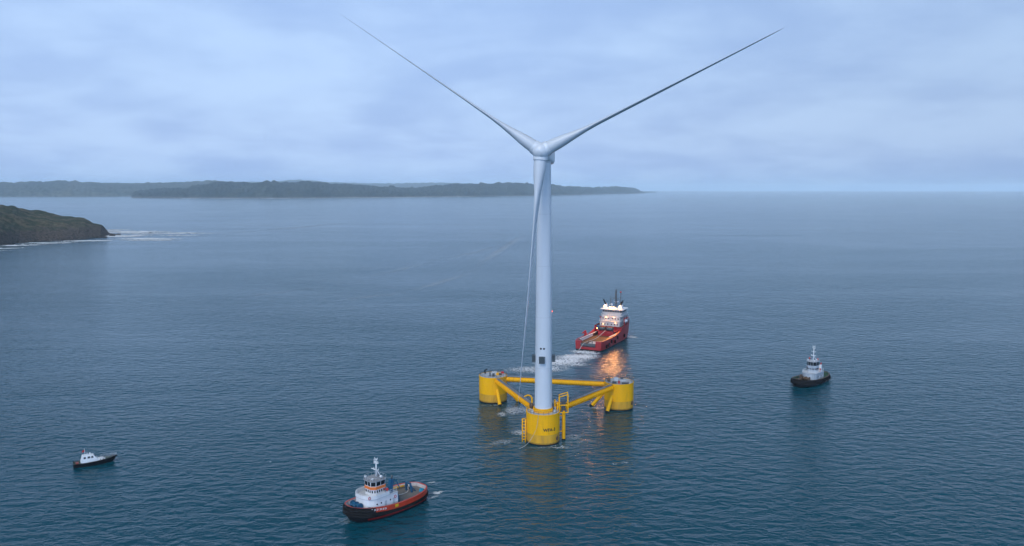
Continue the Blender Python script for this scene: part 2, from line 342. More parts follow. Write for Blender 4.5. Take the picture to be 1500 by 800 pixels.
def land_material(name, rock, veg, tan, cliff, fs, rockamt=1):
    m = bpy.data.materials.new(name); m.use_nodes = True; t = m.node_tree; b = t.nodes['Principled BSDF']; b.inputs['Roughness'].default_value = .95
    tc = t.nodes.new('ShaderNodeTexCoord'); ge = t.nodes.new('ShaderNodeSeparateXYZ'); t.links.new(tc.outputs['Object'], ge.inputs[0])
    def nz(s, d=6, r=.6):
        n = t.nodes.new('ShaderNodeTexNoise'); n.inputs['Scale'].default_value = s; n.inputs['Detail'].default_value = d; n.inputs['Roughness'].default_value = r; t.links.new(tc.outputs['Object'], n.inputs[0]); return n.outputs[0]
    a = t.nodes.new('ShaderNodeMapRange'); t.links.new(nz(fs*1.0), a.inputs[0]); a.inputs[1].default_value = .44; a.inputs[2].default_value = .60
    mx = t.nodes.new('ShaderNodeMixRGB'); t.links.new(a.outputs[0], mx.inputs[0]); mx.inputs[1].default_value = lin(veg); mx.inputs[2].default_value = lin(tan)
    v = t.nodes.new('ShaderNodeMapRange'); t.links.new(nz(fs*5, 8, .7), v.inputs[0]); v.inputs[1].default_value = .3; v.inputs[2].default_value = .7; v.inputs[3].default_value = .15; v.inputs[4].default_value = 1.9
    rk = t.nodes.new('ShaderNodeMixRGB'); rk.inputs[1].default_value = lin([c*.2 for c in rock]); rk.inputs[2].default_value = lin([c*1.7 for c in rock])
    r0 = t.nodes.new('ShaderNodeMapRange'); t.links.new(nz(fs*9, 8, .7), r0.inputs[0]); r0.inputs[1].default_value = .35; r0.inputs[2].default_value = .65; t.links.new(r0.outputs[0], rk.inputs[0])
    hh = t.nodes.new('ShaderNodeMath'); hh.operation = 'MULTIPLY_ADD'; t.links.new(nz(fs*3), hh.inputs[0]); hh.inputs[1].default_value = -cliff*1.6; t.links.new(ge.outputs[2], hh.inputs[2])
    hm = t.nodes.new('ShaderNodeMapRange'); t.links.new(hh.outputs[0], hm.inputs[0]); hm.inputs[1].default_value = -.1*cliff; hm.inputs[2].default_value = .35*cliff
    mv = t.nodes.new('ShaderNodeVectorMath'); mv.operation = 'SCALE'; t.links.new(mx.outputs[0], mv.inputs[0]); t.links.new(v.outputs[0], mv.inputs[3])
    f = t.nodes.new('ShaderNodeMixRGB'); t.links.new(hm.outputs[0], f.inputs[0]); t.links.new(rk.outputs[0], f.inputs[1]); t.links.new(mv.outputs[0], f.inputs[2])
    t.links.new(f.outputs[0], b.inputs['Base Color'])
    bp = t.nodes.new('ShaderNodeBump'); bp.inputs['Distance'].default_value = 6; bp.inputs['Strength'].default_value = .8; t.links.new(nz(fs*6, 8, .7), bp.inputs['Height']); t.links.new(bp.outputs[0], b.inputs['Normal'])
    return m
# near headland on the left
shore = [(-260, 386), (-60, 367), (0, 360.3), (18, 357.5), (30, 355.8), (55, 353.5), (95, 352), (125, 350), (148, 347.5), (160, 344.8), (170, 344.2), (174, 343.6)]
ridge = [(-260, 268), (-60, 290.5), (-20, 297), (0, 300), (20, 302), (45, 308.5), (60, 309), (90, 315), (110, 317.5), (125, 322), (135, 328), (148, 331), (154, 337), (160, 342.0), (170, 343.2), (174, 343.5)]
wid = [(-260, 330), (0, 240), (90, 190), (130, 130), (150, 70), (158, 30), (174, 10)]
F, B, Z = [], [], []
q = -260.0
while q <= 174:
    a = at(q, interp(shore, q)); Yr = a.y+interp(wid, q); zr = max(.6, z_at(interp(ridge, q), Yr))
    F.append(a); B.append(V((x_at(q, Yr, zr), Yr, 0))); Z.append(zr); q += .8
def prof_cliff(t): return .0 if t <= 0 else (.34*(t/.14)**.7 if t < .14 else .34+.66*((t-.14)/.86)**.72)
for _ in range(6):
    k0 = [i for i in range(1, len(Z)-1) if i < 500]
    F2 = F[:]; B2 = B[:]; Z2 = Z[:]
    for i in k0: F2[i] = (F[i-1]+F[i]*2+F[i+1])/4; B2[i] = (B[i-1]+B[i]*2+B[i+1])/4; Z2[i] = (Z[i-1]+Z[i]*2+Z[i+1])/4
    F, B, Z = F2, B2, Z2
terrain('headland', F, B, prof_cliff, Z, 3.6, .013, land_material('headland_ground', (.085, .066, .050), (.034, .048, .018), (.13, .105, .055), 20, .03), 'dark grassy headland with rocky cliffs and surf at its foot')
# rocks off the point
rk = MB()
for (px, py, r) in ((176, 343.4, 4.0), (166, 345.8, 5), (152, 348.2, 5), (16, 357.0, 6), (60, 354, 5), (30, 355.8, 6), (219, 341.6, 2.5), (105, 352.4, 5), (84, 353, 5)):
    p = at(px, py)
    for k in range(3):
        c = (p.x+random.uniform(-r, r), p.y+random.uniform(-r, r), .2)
        s0 = len(rk.v); rk.ball(c, r*random.uniform(.5, .9), 10, 0, (1.3, 1.1, .6))
        for i in range(s0, len(rk.v)):
            vx = V(rk.v[i]); dn = noise.noise(vx*.3)*r*.5; rk.v[i] = (vx.x+dn, vx.y-dn*.7, vx.z+dn*.4)
rk.build('shore_rocks', paint('shore_rock', (.055, .05, .048), .9, .5, .2), kind='structure', label='dark rocks awash off the headland')

# far forested coast and ridges behind it
def far_land(name, x0, x1, base, top, depth, amp, mat, label, seed, step=1.0):
    F, B, Z = [], [], []; q = x0
    while q <= x1:
        a = at(q, interp(base, q)); Yr = a.y+depth; ty = interp(top, q)
        zr = max(1, z_at(ty, Yr))
        F.append(a); B.append(V((x_at(q, Yr, zr), Yr, 0))); Z.append(zr); q += step
    return terrain(name, F, B, lambda t: min(1, (t/.06)**.6*.30 if t < .06 else .30+.70*((t-.06)/.94)**.8), Z, amp, .0016, mat, label, seed=seed, fine=20, ff=.009)
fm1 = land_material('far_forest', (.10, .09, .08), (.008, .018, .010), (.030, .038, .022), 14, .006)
fm2 = land_material('hazed_far_hills', (.12, .12, .11), (.05, .065, .05), (.09, .095, .07), 12, .003)  # paler ground colours: the haze of greater distance is put in here
far_land('wooded_coast', 193, 945, [(193, 290.2), (400, 290.6), (560, 289.4), (700, 288), (800, 286.6), (900, 284.2), (945, 283.2)],
         [(193, 286), (200, 279), (240, 275), (275, 276), (285, 272), (322, 265.5), (345, 267), (372, 268), (390, 265), (425, 267), (455, 264.5), (485, 268.5), (520, 270), (560, 273), (600, 275), (625, 274), (655, 270), (690, 268.5), (740, 268), (790, 269), (830, 272.5), (870, 274), (905, 273.2), (930, 275.5), (938, 280), (945, 282.6)],
         900, 9, fm1, 'wooded low coast with surf along its foot', 1, .8)
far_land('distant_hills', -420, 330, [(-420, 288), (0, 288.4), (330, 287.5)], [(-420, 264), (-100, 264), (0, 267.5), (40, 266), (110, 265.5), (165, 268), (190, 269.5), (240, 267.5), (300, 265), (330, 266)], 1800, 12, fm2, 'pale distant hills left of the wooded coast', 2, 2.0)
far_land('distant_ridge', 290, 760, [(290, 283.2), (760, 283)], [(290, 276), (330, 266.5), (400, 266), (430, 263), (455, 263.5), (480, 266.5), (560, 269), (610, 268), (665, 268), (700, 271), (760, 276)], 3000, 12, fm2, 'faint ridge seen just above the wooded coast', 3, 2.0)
far_land('low_point', 925, 962, [(925, 283.0), (962, 282.2)], [(925, 281.2), (935, 280.6), (950, 280.8), (958, 281.2), (962, 282.1)], 200, 1, fm1, 'low dark spit at the end of the coast', 4, .5)

# ------------------------------------------------------------------ floating platform
CF, CL, CR = V((10.7, 269.2, 0)), V((-7.8, 322.6, 0)), V((42.75, 312.0, 0))
R_C, H_C = 5.75, 10.7
plat = empty('floating_platform', (22, 301, 0), label='yellow three column floating platform carrying the wind turbine', cat='floating platform')
def W(mb, name, mats, parent, **k):         # parts modelled in world coordinates under an origin that is not the world's
    o = mb.build(name, mats, parent, **k)
    base = V((0, 0, 0)); p = parent
    while p: base += p.location; p = p.parent
    o.location = -base
    return o
def circ(c, r, n, z, a0=0): return [V((c.x+r*cos(a0+2*pi*j/n), c.y+r*sin(a0+2*pi*j/n), z)) for j in range(n)]
def column(c, rails=True):
    mb = MB(); n = 64
    zs = [(-4, 0), (.35, 1), (.75, 2), (3.9, 3), (3.9, 3), (H_C-.35, 3)]
    rings = [circ(c, R_C, n, -4), circ(c, R_C, n, .4), circ(c, R_C, n, .85), circ(c, R_C, n, 3.6), circ(c, R_C+.04, n, 3.62), circ(c, R_C+.04, n, 7.0), circ(c, R_C+.09, n, 7.02), circ(c, R_C+.09, n, 7.14), circ(c, R_C+.04, n, 7.16), circ(c, R_C+.04, n, H_C-.5), circ(c, R_C+.12, n, H_C-.45), circ(c, R_C+.12, n, H_C), circ(c, R_C-.1, n, H_C), circ(c, R_C-.1, n, H_C-.12)]
    mb.rings(rings, [1, 3, 2, 0, 0, 0, 0, 0, 0, 0, 0, 0, 0], sm=True)
    o = W(mb, 'column', [M['yellow'], M['black'], M['ywet'], M['weed']], plat)
    d = MB(); d.rings([circ(c, R_C-.1, n, H_C-.3), circ(c, R_C-.1, n, H_C-.08), ], 0, False, True); dk = W(d, 'column_deck', M['lgrey'], plat)
    if rails:
        r = MB(); railing(r, circ(c, R_C-.25, 20, H_C-.08), 1.15, 1.7, .05, closed=True); W(r, 'deck_railing', M['dgrey'], plat)
    return o
M['ywet'] = paint('stained_yellow_paint', (.70, .36, .02), .5, .2, .5, (.34, .19, .06), .7, streak=True)
M['weed'] = paint('weed_stained_paint', (.42, .22, .02), .6, .3, 1.2, (.03, .035, .015), .95, streak=True)
colF, colL, colR = column(CF), column(CL), column(CR)
def beam(a, b, z=H_C-1.55, r=1.02):
    d = (b-a).normalized(); p = a+d*(R_C-.25)+V((0, 0, z)); q = b-d*(R_C-.25)+V((0, 0, z))
    mb = MB(); mb.tube([p, q], r, 24)
    n = int((q-p).length/1.35)
    for i in range(1, n):
        c = p.lerp(q, i/n); mb.tube([c-d*.09, c+d*.09], r+.2, 24)
    o = W(mb, 'upper_beam', M['yellow'], plat)
    s = V((-d.y, d.x, 0)); zt = r+.28
    w = MB(); w.bar(p+V((0, 0, zt)), q+V((0, 0, zt)), 1.3, .1)
    for i in range(0, n, 2):
        c = p.lerp(q, (i+.5)/n); w.bar(c+V((0, 0, r-.1)), c+V((0, 0, zt)), .25)
    ww = W(w, 'walkway', M['grey'], o)
    rl = MB()
    for sg in (-1, 1): railing(rl, [p+s*sg*.62+V((0, 0, zt+.05)), q+s*sg*.62+V((0, 0, zt+.05))], 1.1, 1.5, .035)
    W(rl, 'walkway_railing', M['dgrey'], ww)
beam(CF, CL); beam(CF, CR); beam(CL, CR)
def brace(c, toward, z0=6.4, reach=17, zend=-7, r=.72, off=0):
    d = (toward-c).normalized(); s = V((-d.y, d.x, 0))*off
    a = c+d*(R_C-.3)+V((0, 0, z0))+s; b = c+d*reach+V((0, 0, zend))+s
    mb = MB(); mb.tube([a, b], r, 20); 
    t = (z0-.35)/(z0-zend); q = a.lerp(b, t)
    W(mb, 'diagonal_brace', M['yellow'], plat)
    k = MB(); k.tube([a.lerp(b, t), b], r+.03, 20); W(k, 'brace_foot', M['black'], plat)
brace(CL, CF, 5.6, 13.5, -7); brace(CL, CR, 6.4, 15, -5); brace(CR, CF, 6.0, 13.5, -7); brace(CR, CL, 6.4, 15, -5)
brace(CF, CL, 6.0, 13.5, -7); brace(CF, CR, 6.0, 13.5, -7)

# lettering on the front column
def text_on_column(txt, c, ang, z, size, parent):
    cu = bpy.data.curves.new('t', 'FONT'); cu.body = txt; cu.size = size; cu.align_x = 'CENTER'; cu.offset = .05; cu.space_character = 1.08
    o = bpy.data.objects.new('t', cu); COL.objects.link(o); bpy.context.view_layer.update()
    me = bpy.data.meshes.new_from_object(o.evaluated_get(bpy.context.evaluated_depsgraph_get()))
    bpy.data.objects.remove(o); mb = MB()
    vs = []
    for v in me.vertices:
        t = ang+v.co.x/(R_C+.07); vs.append((c.x+(R_C+.075)*sin(t), c.y-(R_C+.075)*cos(t), z+v.co.y))
    mb.add(vs, [tuple(p.vertices) for p in me.polygons]); return W(mb, 'lettering', M['text'], parent)
text_on_column('WFA-3', CF, .38, 5.0, 1.45, plat)
def curved_plate(name, c, ang, z, w, h, mat, parent, off=.1):
    mb = MB(); n = 8; vs = []
    for j in range(n+1):
        t = ang+(-w/2+w*j/n)/R_C
        for zz in (z-h/2, z+h/2): vs.append((c.x+(R_C+off)*sin(t), c.y-(R_C+off)*cos(t), zz))
    mb.add(vs, [(2*j, 2*j+2, 2*j+3, 2*j+1) for j in range(n)]); return W(mb, name, mat, parent)
def fairlead(c, ang, z):
    mb = MB(); p = V((c.x+(R_C+.05)*sin(ang), c.y-(R_C+.05)*cos(ang), z)); d = V((sin(ang), -cos(ang), 0))
    mb.tube([p, p+d*.25], .62, 14); mb.tube([p+d*.2+V((0, 0, -.7)), p+d*.2+V((0, 0, .9))], .2, 8); W(mb, 'fairlead', M['brown'], plat)
fairlead(CF, .95, 2.0); fairlead(CR, .95, 2.6)
# flange, access and equipment of the front column
fl = MB(); fl.rings([circ(CF, 3.25, 48, H_C-.1), circ(CF, 3.25, 48, H_C+1.05), circ(CF, 3.35, 48, H_C+1.08), circ(CF, 3.35, 48, H_C+1.3), circ(CF, 3.0, 48, H_C+1.32)], 0, sm=True)
for j in range(24):
    a = 2*pi*j/24; p = CF+V((3.3*cos(a), 3.3*sin(a), H_C)); fl.box((p.x-.12, p.y-.12, H_C-.05), (p.x+.12, p.y+.12, H_C+1.05))
W(fl, 'tower_flange', M['yellow'], plat)
ld = MB()                                   # boat landing with ladder on the left
xl = CF.x-R_C
for dx, dy in ((-1.35, -1.0), (-.30, -1.6)): ld.tube([(xl+dx, CF.y+dy, -2.5), (xl+dx, CF.y+dy, 8.2)], .2, 8)
for i in range(8):
    z = .8+i*1.05; ld.tube([(xl-1.35, CF.y-1.0, z), (xl-.3, CF.y-1.6, z)], .11, 6); ld.tube([(xl-1.35, CF.y-1, z), (xl+.3, CF.y+.1, z)], .08, 6)
for i in range(3): z = 2+i*2.9; ld.tube([(xl-.3, CF.y-1.6, z), (xl+.8, CF.y-1.2, z)], .1, 6)
W(ld, 'boat_landing', M['yellow'], plat)
lt = MB()
for dx in (0, .9): lt.tube([(xl+.2+dx, CF.y-1.5-dx*.7, 8.2), (xl+.2+dx, CF.y-1.5-dx*.7, 12.3)], .1, 6)
for z in (9, 10, 11, 12.2): lt.tube([(xl+.2, CF.y-1.5, z), (xl+1.1, CF.y-2.1, z)], .07, 6)
W(lt, 'access_gate', M['yellow'], plat)
dv = MB(); bx_, by_ = CF.x-3.7, CF.y+3.0   # curved davit
pts = [(bx_, by_, H_C-.2), (bx_, by_, H_C+3.4)]+[(bx_-1.5*(1-cos(t)), by_, H_C+3.4+1.3*sin(t)) for t in (.4, .8, 1.2, 1.57)]+[(bx_-2.7, by_, H_C+4.2)]
dv.tube(pts, [.34, .3, .28, .27, .26, .25, .2], 10); W(dv, 'davit', M['yellow'], plat)
jt = MB(); jx, jy = 18.0, 270.3; jt.tube([(jx, jy, .5), (jx, jy, 10.5)], .62, 16)
for z in (3.2, 8.8): jt.bar((jx, jy, z), (CF.x+R_C-.2, CF.y+.4, z), .3)
jo = W(jt, 'cable_tube', M['yellow'], plat); jb = MB(); jb.tube([(jx, jy, -5), (jx, jy, .5)], .63, 16); W(jb, 'cable_tube_foot', M['black'], plat)
cg = MB()                                   # pull-in frame over the cable tube
x0, x1, y0, y1, z0, z1 = 16.4, 19.4, 269.0, 272.0, H_C-.6, H_C+4.9
for X in (x0, x1):
    for Y in (y0, y1): cg.bar((X, Y, z0), (X, Y, z1), .28)
for z in (z0, z0+2.6, z1):
    cg.bar((x0, y0, z), (x1, y0, z+(.9 if z == z1 else 0)), .26); cg.bar((x0, y1, z), (x1, y1, z+(.9 if z == z1 else 0)), .26); cg.bar((x0, y0, z), (x0, y1, z), .26); cg.bar((x1, y0, z), (x1, y1, z), .26)
cg.bar((x1, y0, z1), (x1, y0, z1+.9), .28); cg.bar((x1, y1, z1), (x1, y1, z1+.9), .28); cg.bar((x0, y0, z0), (x0, y1, z0+2.6), .18); cg.bar((x0, y0, z1), (x0, y1, z0+2.6), .18)
cgo = W(cg, 'pull_in_frame', M['yellow'], plat)
eq = MB(); eq.box((17.2, 269.8, z0), (18.6, 271.4, z0+3.6)); W(eq, 'winch_cabinet', M['dgrey'], plat)
eq = MB(); eq.box((x0-.9, 270.2, z0+.4), (x0-.2, 271.8, z0+3.1)); eq.box((x0-1.7, 270.7, z0+.4), (x0-1.2, 272.4, z0+3.8)); W(eq, 'cable_housing', M['yellow'], plat)
eq = MB(); eq.box((14.6, 271.3, H_C-.1), (15.5, 272.4, H_C+1.5)); W(eq, 'equipment_locker', M['dgrey'], plat)
eq = MB(); eq.box((14.5, 272.6, H_C-.1), (15.8, 273.6, H_C+2.4)); W(eq, 'switch_cabinet', M['white'], plat)
for a in (-2.5, -.5, .35): 
    eq = MB()
    p = CF+V((4.6*cos(a), 4.6*sin(a), H_C)); eq.tube([p-V((0, 0, .1)), p+V((0, 0, .9))], .35, 10); W(eq, 'mooring_bollard', M['lgrey'], plat)
eq = MB(); eq.tube([(7.0, 272.0, H_C-.1), (7.0, 272.0, H_C+2.0)], .3, 8); eq.box((6.1, 272.4, H_C-.1), (7.4, 273.4, H_C+1.6)); W(eq, 'chain_stopper', M['brown'], plat)
# left column deck
def deck_kit(c, left):
    z = H_C-.08
    if left:
        e = MB(); e.tube([c+V((-1.2, -2, z)), c+V((-1.2, -2, z+3.6))], .14, 8); e.bar(c+V((-1.2, -2, z+2.4)), c+V((.2, -2.1, z+2.1)), .16); e.box((c.x-1.5, c.y-2.3, z), (c.x-.9, c.y-1.7, z+1.4)); e.box((c.x-.3, c.y-2.6, z), (c.x+.7, c.y-1.4, z+1.1)); W(e, 'deck_crane', M['dgrey'], plat)
        e = MB(); e.tube([c+V((-3.4, 2.6, z)), c+V((-3.4, 2.6, z+.9))], .3, 8); e.bar(c+V((-3.8, 2.6, z+1.0)), c+V((-2.6, 2.4, z+2.0)), .45); W(e, 'search_light', M['black'], plat)
        e = MB(); e.box((c.x+1.3, c.y-.6, z), (c.x+2.3, c.y+.6, z+.9)); W(e, 'generator', M['yellow'], plat)
        e = MB(); e.box((c.x+2.35, c.y-.6, z), (c.x+3.6, c.y+.4, z+.75)); W(e, 'hose_reel', M['brown'], plat)
        e = MB(); e.box((c.x+3.2, c.y+2.7, z), (c.x+4.4, c.y+3.3, z+.8)); W(e, 'life_raft', M['redm'], plat)
        e = MB(); e.box((c.x-.5, c.y+1.8, z), (c.x+1.5, c.y+3.6, z+.9)); W(e, 'hatch_cover', M['lgrey'], plat)
    else:
        e = MB(); e.box((c.x-1.8, c.y+.5, z), (c.x-.2, c.y+2.4, z+1.2)); e.box((c.x+.4, c.y-.6, z), (c.x+2.6, c.y+1.4, z+.5)); W(e, 'hatch_cover', M['lgrey'], plat)
        e = MB(); e.box((c.x-.9, c.y-4.4, z), (c.x-.2, c.y-3.6, z+1.1)); W(e, 'life_raft', M['redm'], plat)
        e = MB(); e.box((c.x-3.1, c.y-4.0, z), (c.x-1.5, c.y-3.4, z+.8)); W(e, 'winch', M['dgrey'], plat); e = MB(); e.box((c.x+.5, c.y-4.9, z), (c.x+3.2, c.y-4.5, z+.7)); W(e, 'winch', M['dgrey'], plat)
        e = MB(); e.box((c.x-4.7, c.y-.9, z), (c.x-3.5, c.y+.6, z+1.3)); W(e, 'hose_reel', M['brown'], plat)
        e = MB(); e.tube([c+V((-4.4, 2.2, z)), c+V((-4.4, 2.2, z+3.0))], .1, 6); W(e, 'light_pole', M['dgrey'], plat); e = MB(); e.tube([c+V((4.9, 1.0, z)), c+V((4.9, 1.0, z+2.6))], .1, 6); W(e, 'light_pole', M['dgrey'], plat)
        e = MB(); e.box((c.x+.9, c.y+2.4, z), (c.x+2.1, c.y+3.2, z+.8)); W(e, 'vent_box', M['dgrey'], plat)
deck_kit(CL, True); deck_kit(CR, False)

# ------------------------------------------------------------------ wind turbine
tur = empty('wind_turbine', (CF.x+.3, CF.y, H_C+1.32), label='tall pale grey three bladed wind turbine standing on the front column', cat='wind turbine')
TX, TY = CF.x+.15, CF.y+.0
mb = MB(); n = 64; z0, z1 = H_C+1.32, 96.2
rr = []
for i in range(25):
    t = i/24; rr.append(circ(V((TX, TY, 0)), 3.02+(2.2-3.02)*t**1.15, n, z0+(z1-z0)*t))
mb.rings(rr, 0, True, True, sm=True); tower = W(mb, 'tower', M['tower'], tur)
for i in (4, 9, 14, 19):
    t = i/24; r = 3.02+(2.2-3.02)*t**1.15; z = z0+(z1-z0)*t
    k = MB(); k.rings([circ(V((TX, TY, 0)), r+.004, n, z-.05), circ(V((TX, TY, 0)), r+.02, n, z-.05), circ(V((TX, TY, 0)), r+.02, n, z+.05), circ(V((TX, TY, 0)), r+.004, n, z+.05)], 0, sm=True); W(k, 'flange_seam', M['lgrey'], tower)
def on_tower(ang, z, off=0): 
    t = (z-z0)/(z1-z0); r = 3.02+(2.2-3.02)*t**1.15; return V((TX+(r+off)*sin(ang), TY-(r+off)*cos(ang), z))
for dx in (-.19, .19):                      # the two dark vent holes
    p = on_tower(dx-.18, 33.0, -.2); q = on_tower(dx-.18, 33.0, .05); k = MB(); k.tube([p, q], .34, 16); W(k, 'vent', M['black'], tower)
for ang in (-.2, pi/2, -pi/2, pi-.2):      # cooler boxes round the tower
    k = MB(); c = on_tower(ang, 29.2, .55); s = V((cos(ang), sin(ang), 0)); d = V((sin(ang), -cos(ang), 0))
    def P(u, v, w): return c+s*u+d*v+V((0, 0, w))
    front = abs(ang) < 1
    w_ = .95; 
    k.add([P(i*w_, j*.5, kz) for kz in (-1.15, 1.15) for i, j in ((-1, -1), (1, -1), (1, 1), (-1, 1))], [(3, 2, 1, 0), (4, 5, 6, 7), (0, 1, 5, 4), (1, 2, 6, 5), (2, 3, 7, 6), (3, 0, 4, 7)])
    for j in range(6):
        zz = -1+j*.4; k.add([P(i*(w_+.03), .5+jj, zz+kz) for kz in (0, .1) for i, jj in ((-1, -.1), (1, -.1), (1, .06), (-1, .06))], [(3, 2, 1, 0), (4, 5, 6, 7), (0, 1, 5, 4), (1, 2, 6, 5), (2, 3, 7, 6), (3, 0, 4, 7)])
    kk = W(k, 'cooler', M['cooler'] if 'cooler' in M else M.setdefault('cooler', paint('cooler_grey', (.06, .08, .09), .5, .3, 2)), tower)
    k = MB(); k.bar(on_tower(ang, 28.6, -.1), on_tower(ang, 28.6, .3), .3); W(k, 'bracket', M['lgrey'], kk); k = MB(); k.bar(on_tower(ang, 29.9, -.1), on_tower(ang, 29.9, .3), .3); W(k, 'bracket', M['lgrey'], kk)
k = MB(); p = on_tower(1.5, 45.5, .12); k.ball(p, .2, 10); W(k, 'warning_light', emis('red_lamp', (1, .12, .05), 2.5), tower)

PS, TAU, TH, BL, CONE = .2006, .0724, 1.1174, 82.94, .0338
ax = V((-sin(PS)*cos(TAU), -cos(PS)*cos(TAU), sin(TAU))).normalized()
rt = ax.cross(V((0, 0, 1))).normalized()
if rt.x < 0: rt = -rt
upv = rt.cross(ax); upv = upv if upv.z > 0 else -upv
hubc = V((TX, TY, 98.65))+ax*7
# nacelle: rounded box loft along -ax
nb = MB(); rings_ = []
for s_, w, h, dz in ((-5.0, 1.9, 1.9, .1), (-4.4, 2.3, 2.4, 0), (-2.5, 2.45, 2.6, 0), (3, 2.5, 2.75, 0), (7.5, 2.45, 2.7, 0), (8.4, 2.2, 2.4, 0), (8.6, 1.6, 1.8, 0)):
    c = V((TX, TY, 98.55))-ax*s_+V((0, 0, dz)); ring_ = []
    for j in range(24):
        a = 2*pi*j/24; cu, su = cos(a), sin(a); e = .5
        ring_.append(c+rt*w*math.copysign(abs(cu)**e, cu)+upv*h*math.copysign(abs(su)**e, su))
    rings_.append(ring_)
nb.rings(rings_, 0, True, True, sm=True); nac = W(nb, 'nacelle', M['nacelle'], tur)
k = MB(); c = V((TX, TY, 98.55))-ax*6.8+upv*2.5
for i, (u, w, h) in enumerate(((0, 2.1, 1.5),)):
    vs = [c+rt*a*w+(-ax)*b*.8+upv*d*h for d in (0, 1) for a, b in ((-1, -1), (1, -1), (1, 1), (-1, 1))]
    k.add(vs, [(3, 2, 1, 0), (4, 5, 6, 7), (0, 1, 5, 4), (1, 2, 6, 5), (2, 3, 7, 6), (3, 0, 4, 7)])
k = W(k, 'roof_cooler', M['lgrey'], nac)
k = MB(); c = V((TX, TY, 98.55))-ax*2+upv*2.6; k.tube([c, c+V((0, 0, 2.2))], .08, 6); k.tube([c+V((-.5, 0, 1.9)), c+V((.5, 0, 1.9))], .07, 6); W(k, 'weather_mast', M['white'], nac)
yk = MB(); yk.rings([circ(V((TX, TY, 0)), 2.25, 40, 95.6), circ(V((TX, TY, 0)), 2.35, 40, 96.4)], 0, True, True, sm=True); W(yk, 'yaw_ring', M['lgrey'], nac)
# hub and spinner
hb = MB(); rings_ = []
for s_, r in ((-2.3, 2.15), (-2.0, 2.55), (-1, 2.8), (0, 2.9), (1.2, 2.75), (2.2, 2.25), (2.9, 1.5), (3.3, .75), (3.4, .1)):
    rings_.append([hubc+ax*s_+(rt*cos(2*pi*j/36)+upv*sin(2*pi*j/36))*r for j in range(36)])
hb.rings(rings_, 0, True, True, sm=True); hub = W(hb, 'hub', M['nacelle'], tur)
chord_t = [(0, 4.2), (3, 4.2), (6, 4.2), (10, 4.5), (16, 5.3), (20, 5.3), (30, 4.4), (45, 3.1), (60, 2.1), (74, 1.35), (80, .85), (82.2, .4), (82.94, .06)]
thick_t = [(0, 4.2), (3, 4.2), (5, 4.1), (8, 3.7), (12, 2.8), (16, 1.9), (20, 1.25), (30, .8), (45, .5), (60, .33), (74, .2), (82.94, .04)]
PITCH_B = -.06
for kq in range(3):
    th = TH+kq*2*pi/3
    br = upv*cos(th)+rt*sin(th)
    span = br*cos(CONE)+ax*sin(CONE)
    def pos(r): u = r/BL; return hubc+span*r+ax*(1.6*(u*u-u))       # slight pre-bend
    cdir0 = ax; e2 = span.cross(cdir0).normalized(); cd = e2.cross(span).normalized()
    bm_ = MB(); rings_ = []
    steps = [2.4, 3, 4, 5, 6.5, 8, 10, 12, 14, 16, 18, 20, 23, 26, 30, 35, 40, 46, 52, 58, 64, 70, 75, 79, 81.5, 82.6, 82.94]
    for r in steps:
        c_, t_ = interp(chord_t, r), interp(thick_t, r); w = min(1, max(0, (r-4)/12)); w = w*w*(3-2*w)
        tw = PITCH_B+radians(10)*w*(1-r/BL)**2*1.0
        C = cd*cos(tw)+e2*sin(tw); E = -cd*sin(tw)+e2*cos(tw); ring_ = []
        for j in range(28):
            a = 2*pi*j/28
            xx = cos(a)*.5; yy = sin(a)*.5                     # circle
            xa = cos(a)*.5; tk = .5*sin(a)*(.55+.45*cos(a)) if True else 0
            xs = xx*(1-w)+(xa+.18)*w*-1 if False else xx
            ya = sin(a)*.5*(1.08-.5*(0.5-xa)) if True else yy
            Y_ = yy*(1-w)+ya*w
            off = -.18*w                                        # pitch axis nearer the leading edge
            ring_.append(pos(r)+C*(xx+off)*c_+E*Y_*t_)
        rings_.append(ring_)
    bm_.rings(rings_, 0, True, True, sm=True); bl = W(bm_, 'blade', M['blade'], tur)
    cl = MB(); cl.tube([hubc+span*1.2, hubc+span*2.9, hubc+span*3.05], [2.45, 2.35, 2.2], 36); W(cl, 'blade_collar', M['nacelle'], hub)

# ------------------------------------------------------------------ ships
def ship(name, stern, heading, **k):
    """local x forward from the stern, y to port, z up, origin on the waterline under the stern"""
    return empty(name, (stern[0], stern[1], 0), heading, **k)
def plan(Lh, B, tab, z, n=40, inset=0, rake=0, lower=0, x0=0):
    """closed outline; tab gives half breadth share along u; rake pulls the bow back for lower levels"""
    pts = []
    for i in range(n+1):
        u = .5-.5*cos(pi*i/n); hbv = max(.012, interp(tab, u)); X = x0+u*Lh
        hbv = hbv*B/2*(1-lower*(.25+.75*max(0, (u-.55)/.45)))
        hbv = max(.02, hbv-inset)
        X = min(max(X, x0+inset), x0+Lh-inset*1.1)
        X -= rake*max(0, (u-.55)/.45)**1.5
        pts.append((X, hbv))
    return [V((a, -b, z(a) if callable(z) else z)) for a, b in pts]+[V((a, b, z(a) if callable(z) else z)) for a, b in reversed(pts)]
def sup_tab(n1, n2, k=24, mid=.5):
    """super-ellipse half breadth table: exponent n1 stern half, n2 bow half"""
    t = []
    for i in range(k+1):
        u = .5-.5*cos(pi*i/k)
        if u < mid: q = (mid-u)/mid; t.append((u, (1-q**n1)**(1/n1)))
        else: q = (u-mid)/(1-mid); t.append((u, (1-q**n2)**(1/n2)))
    return t
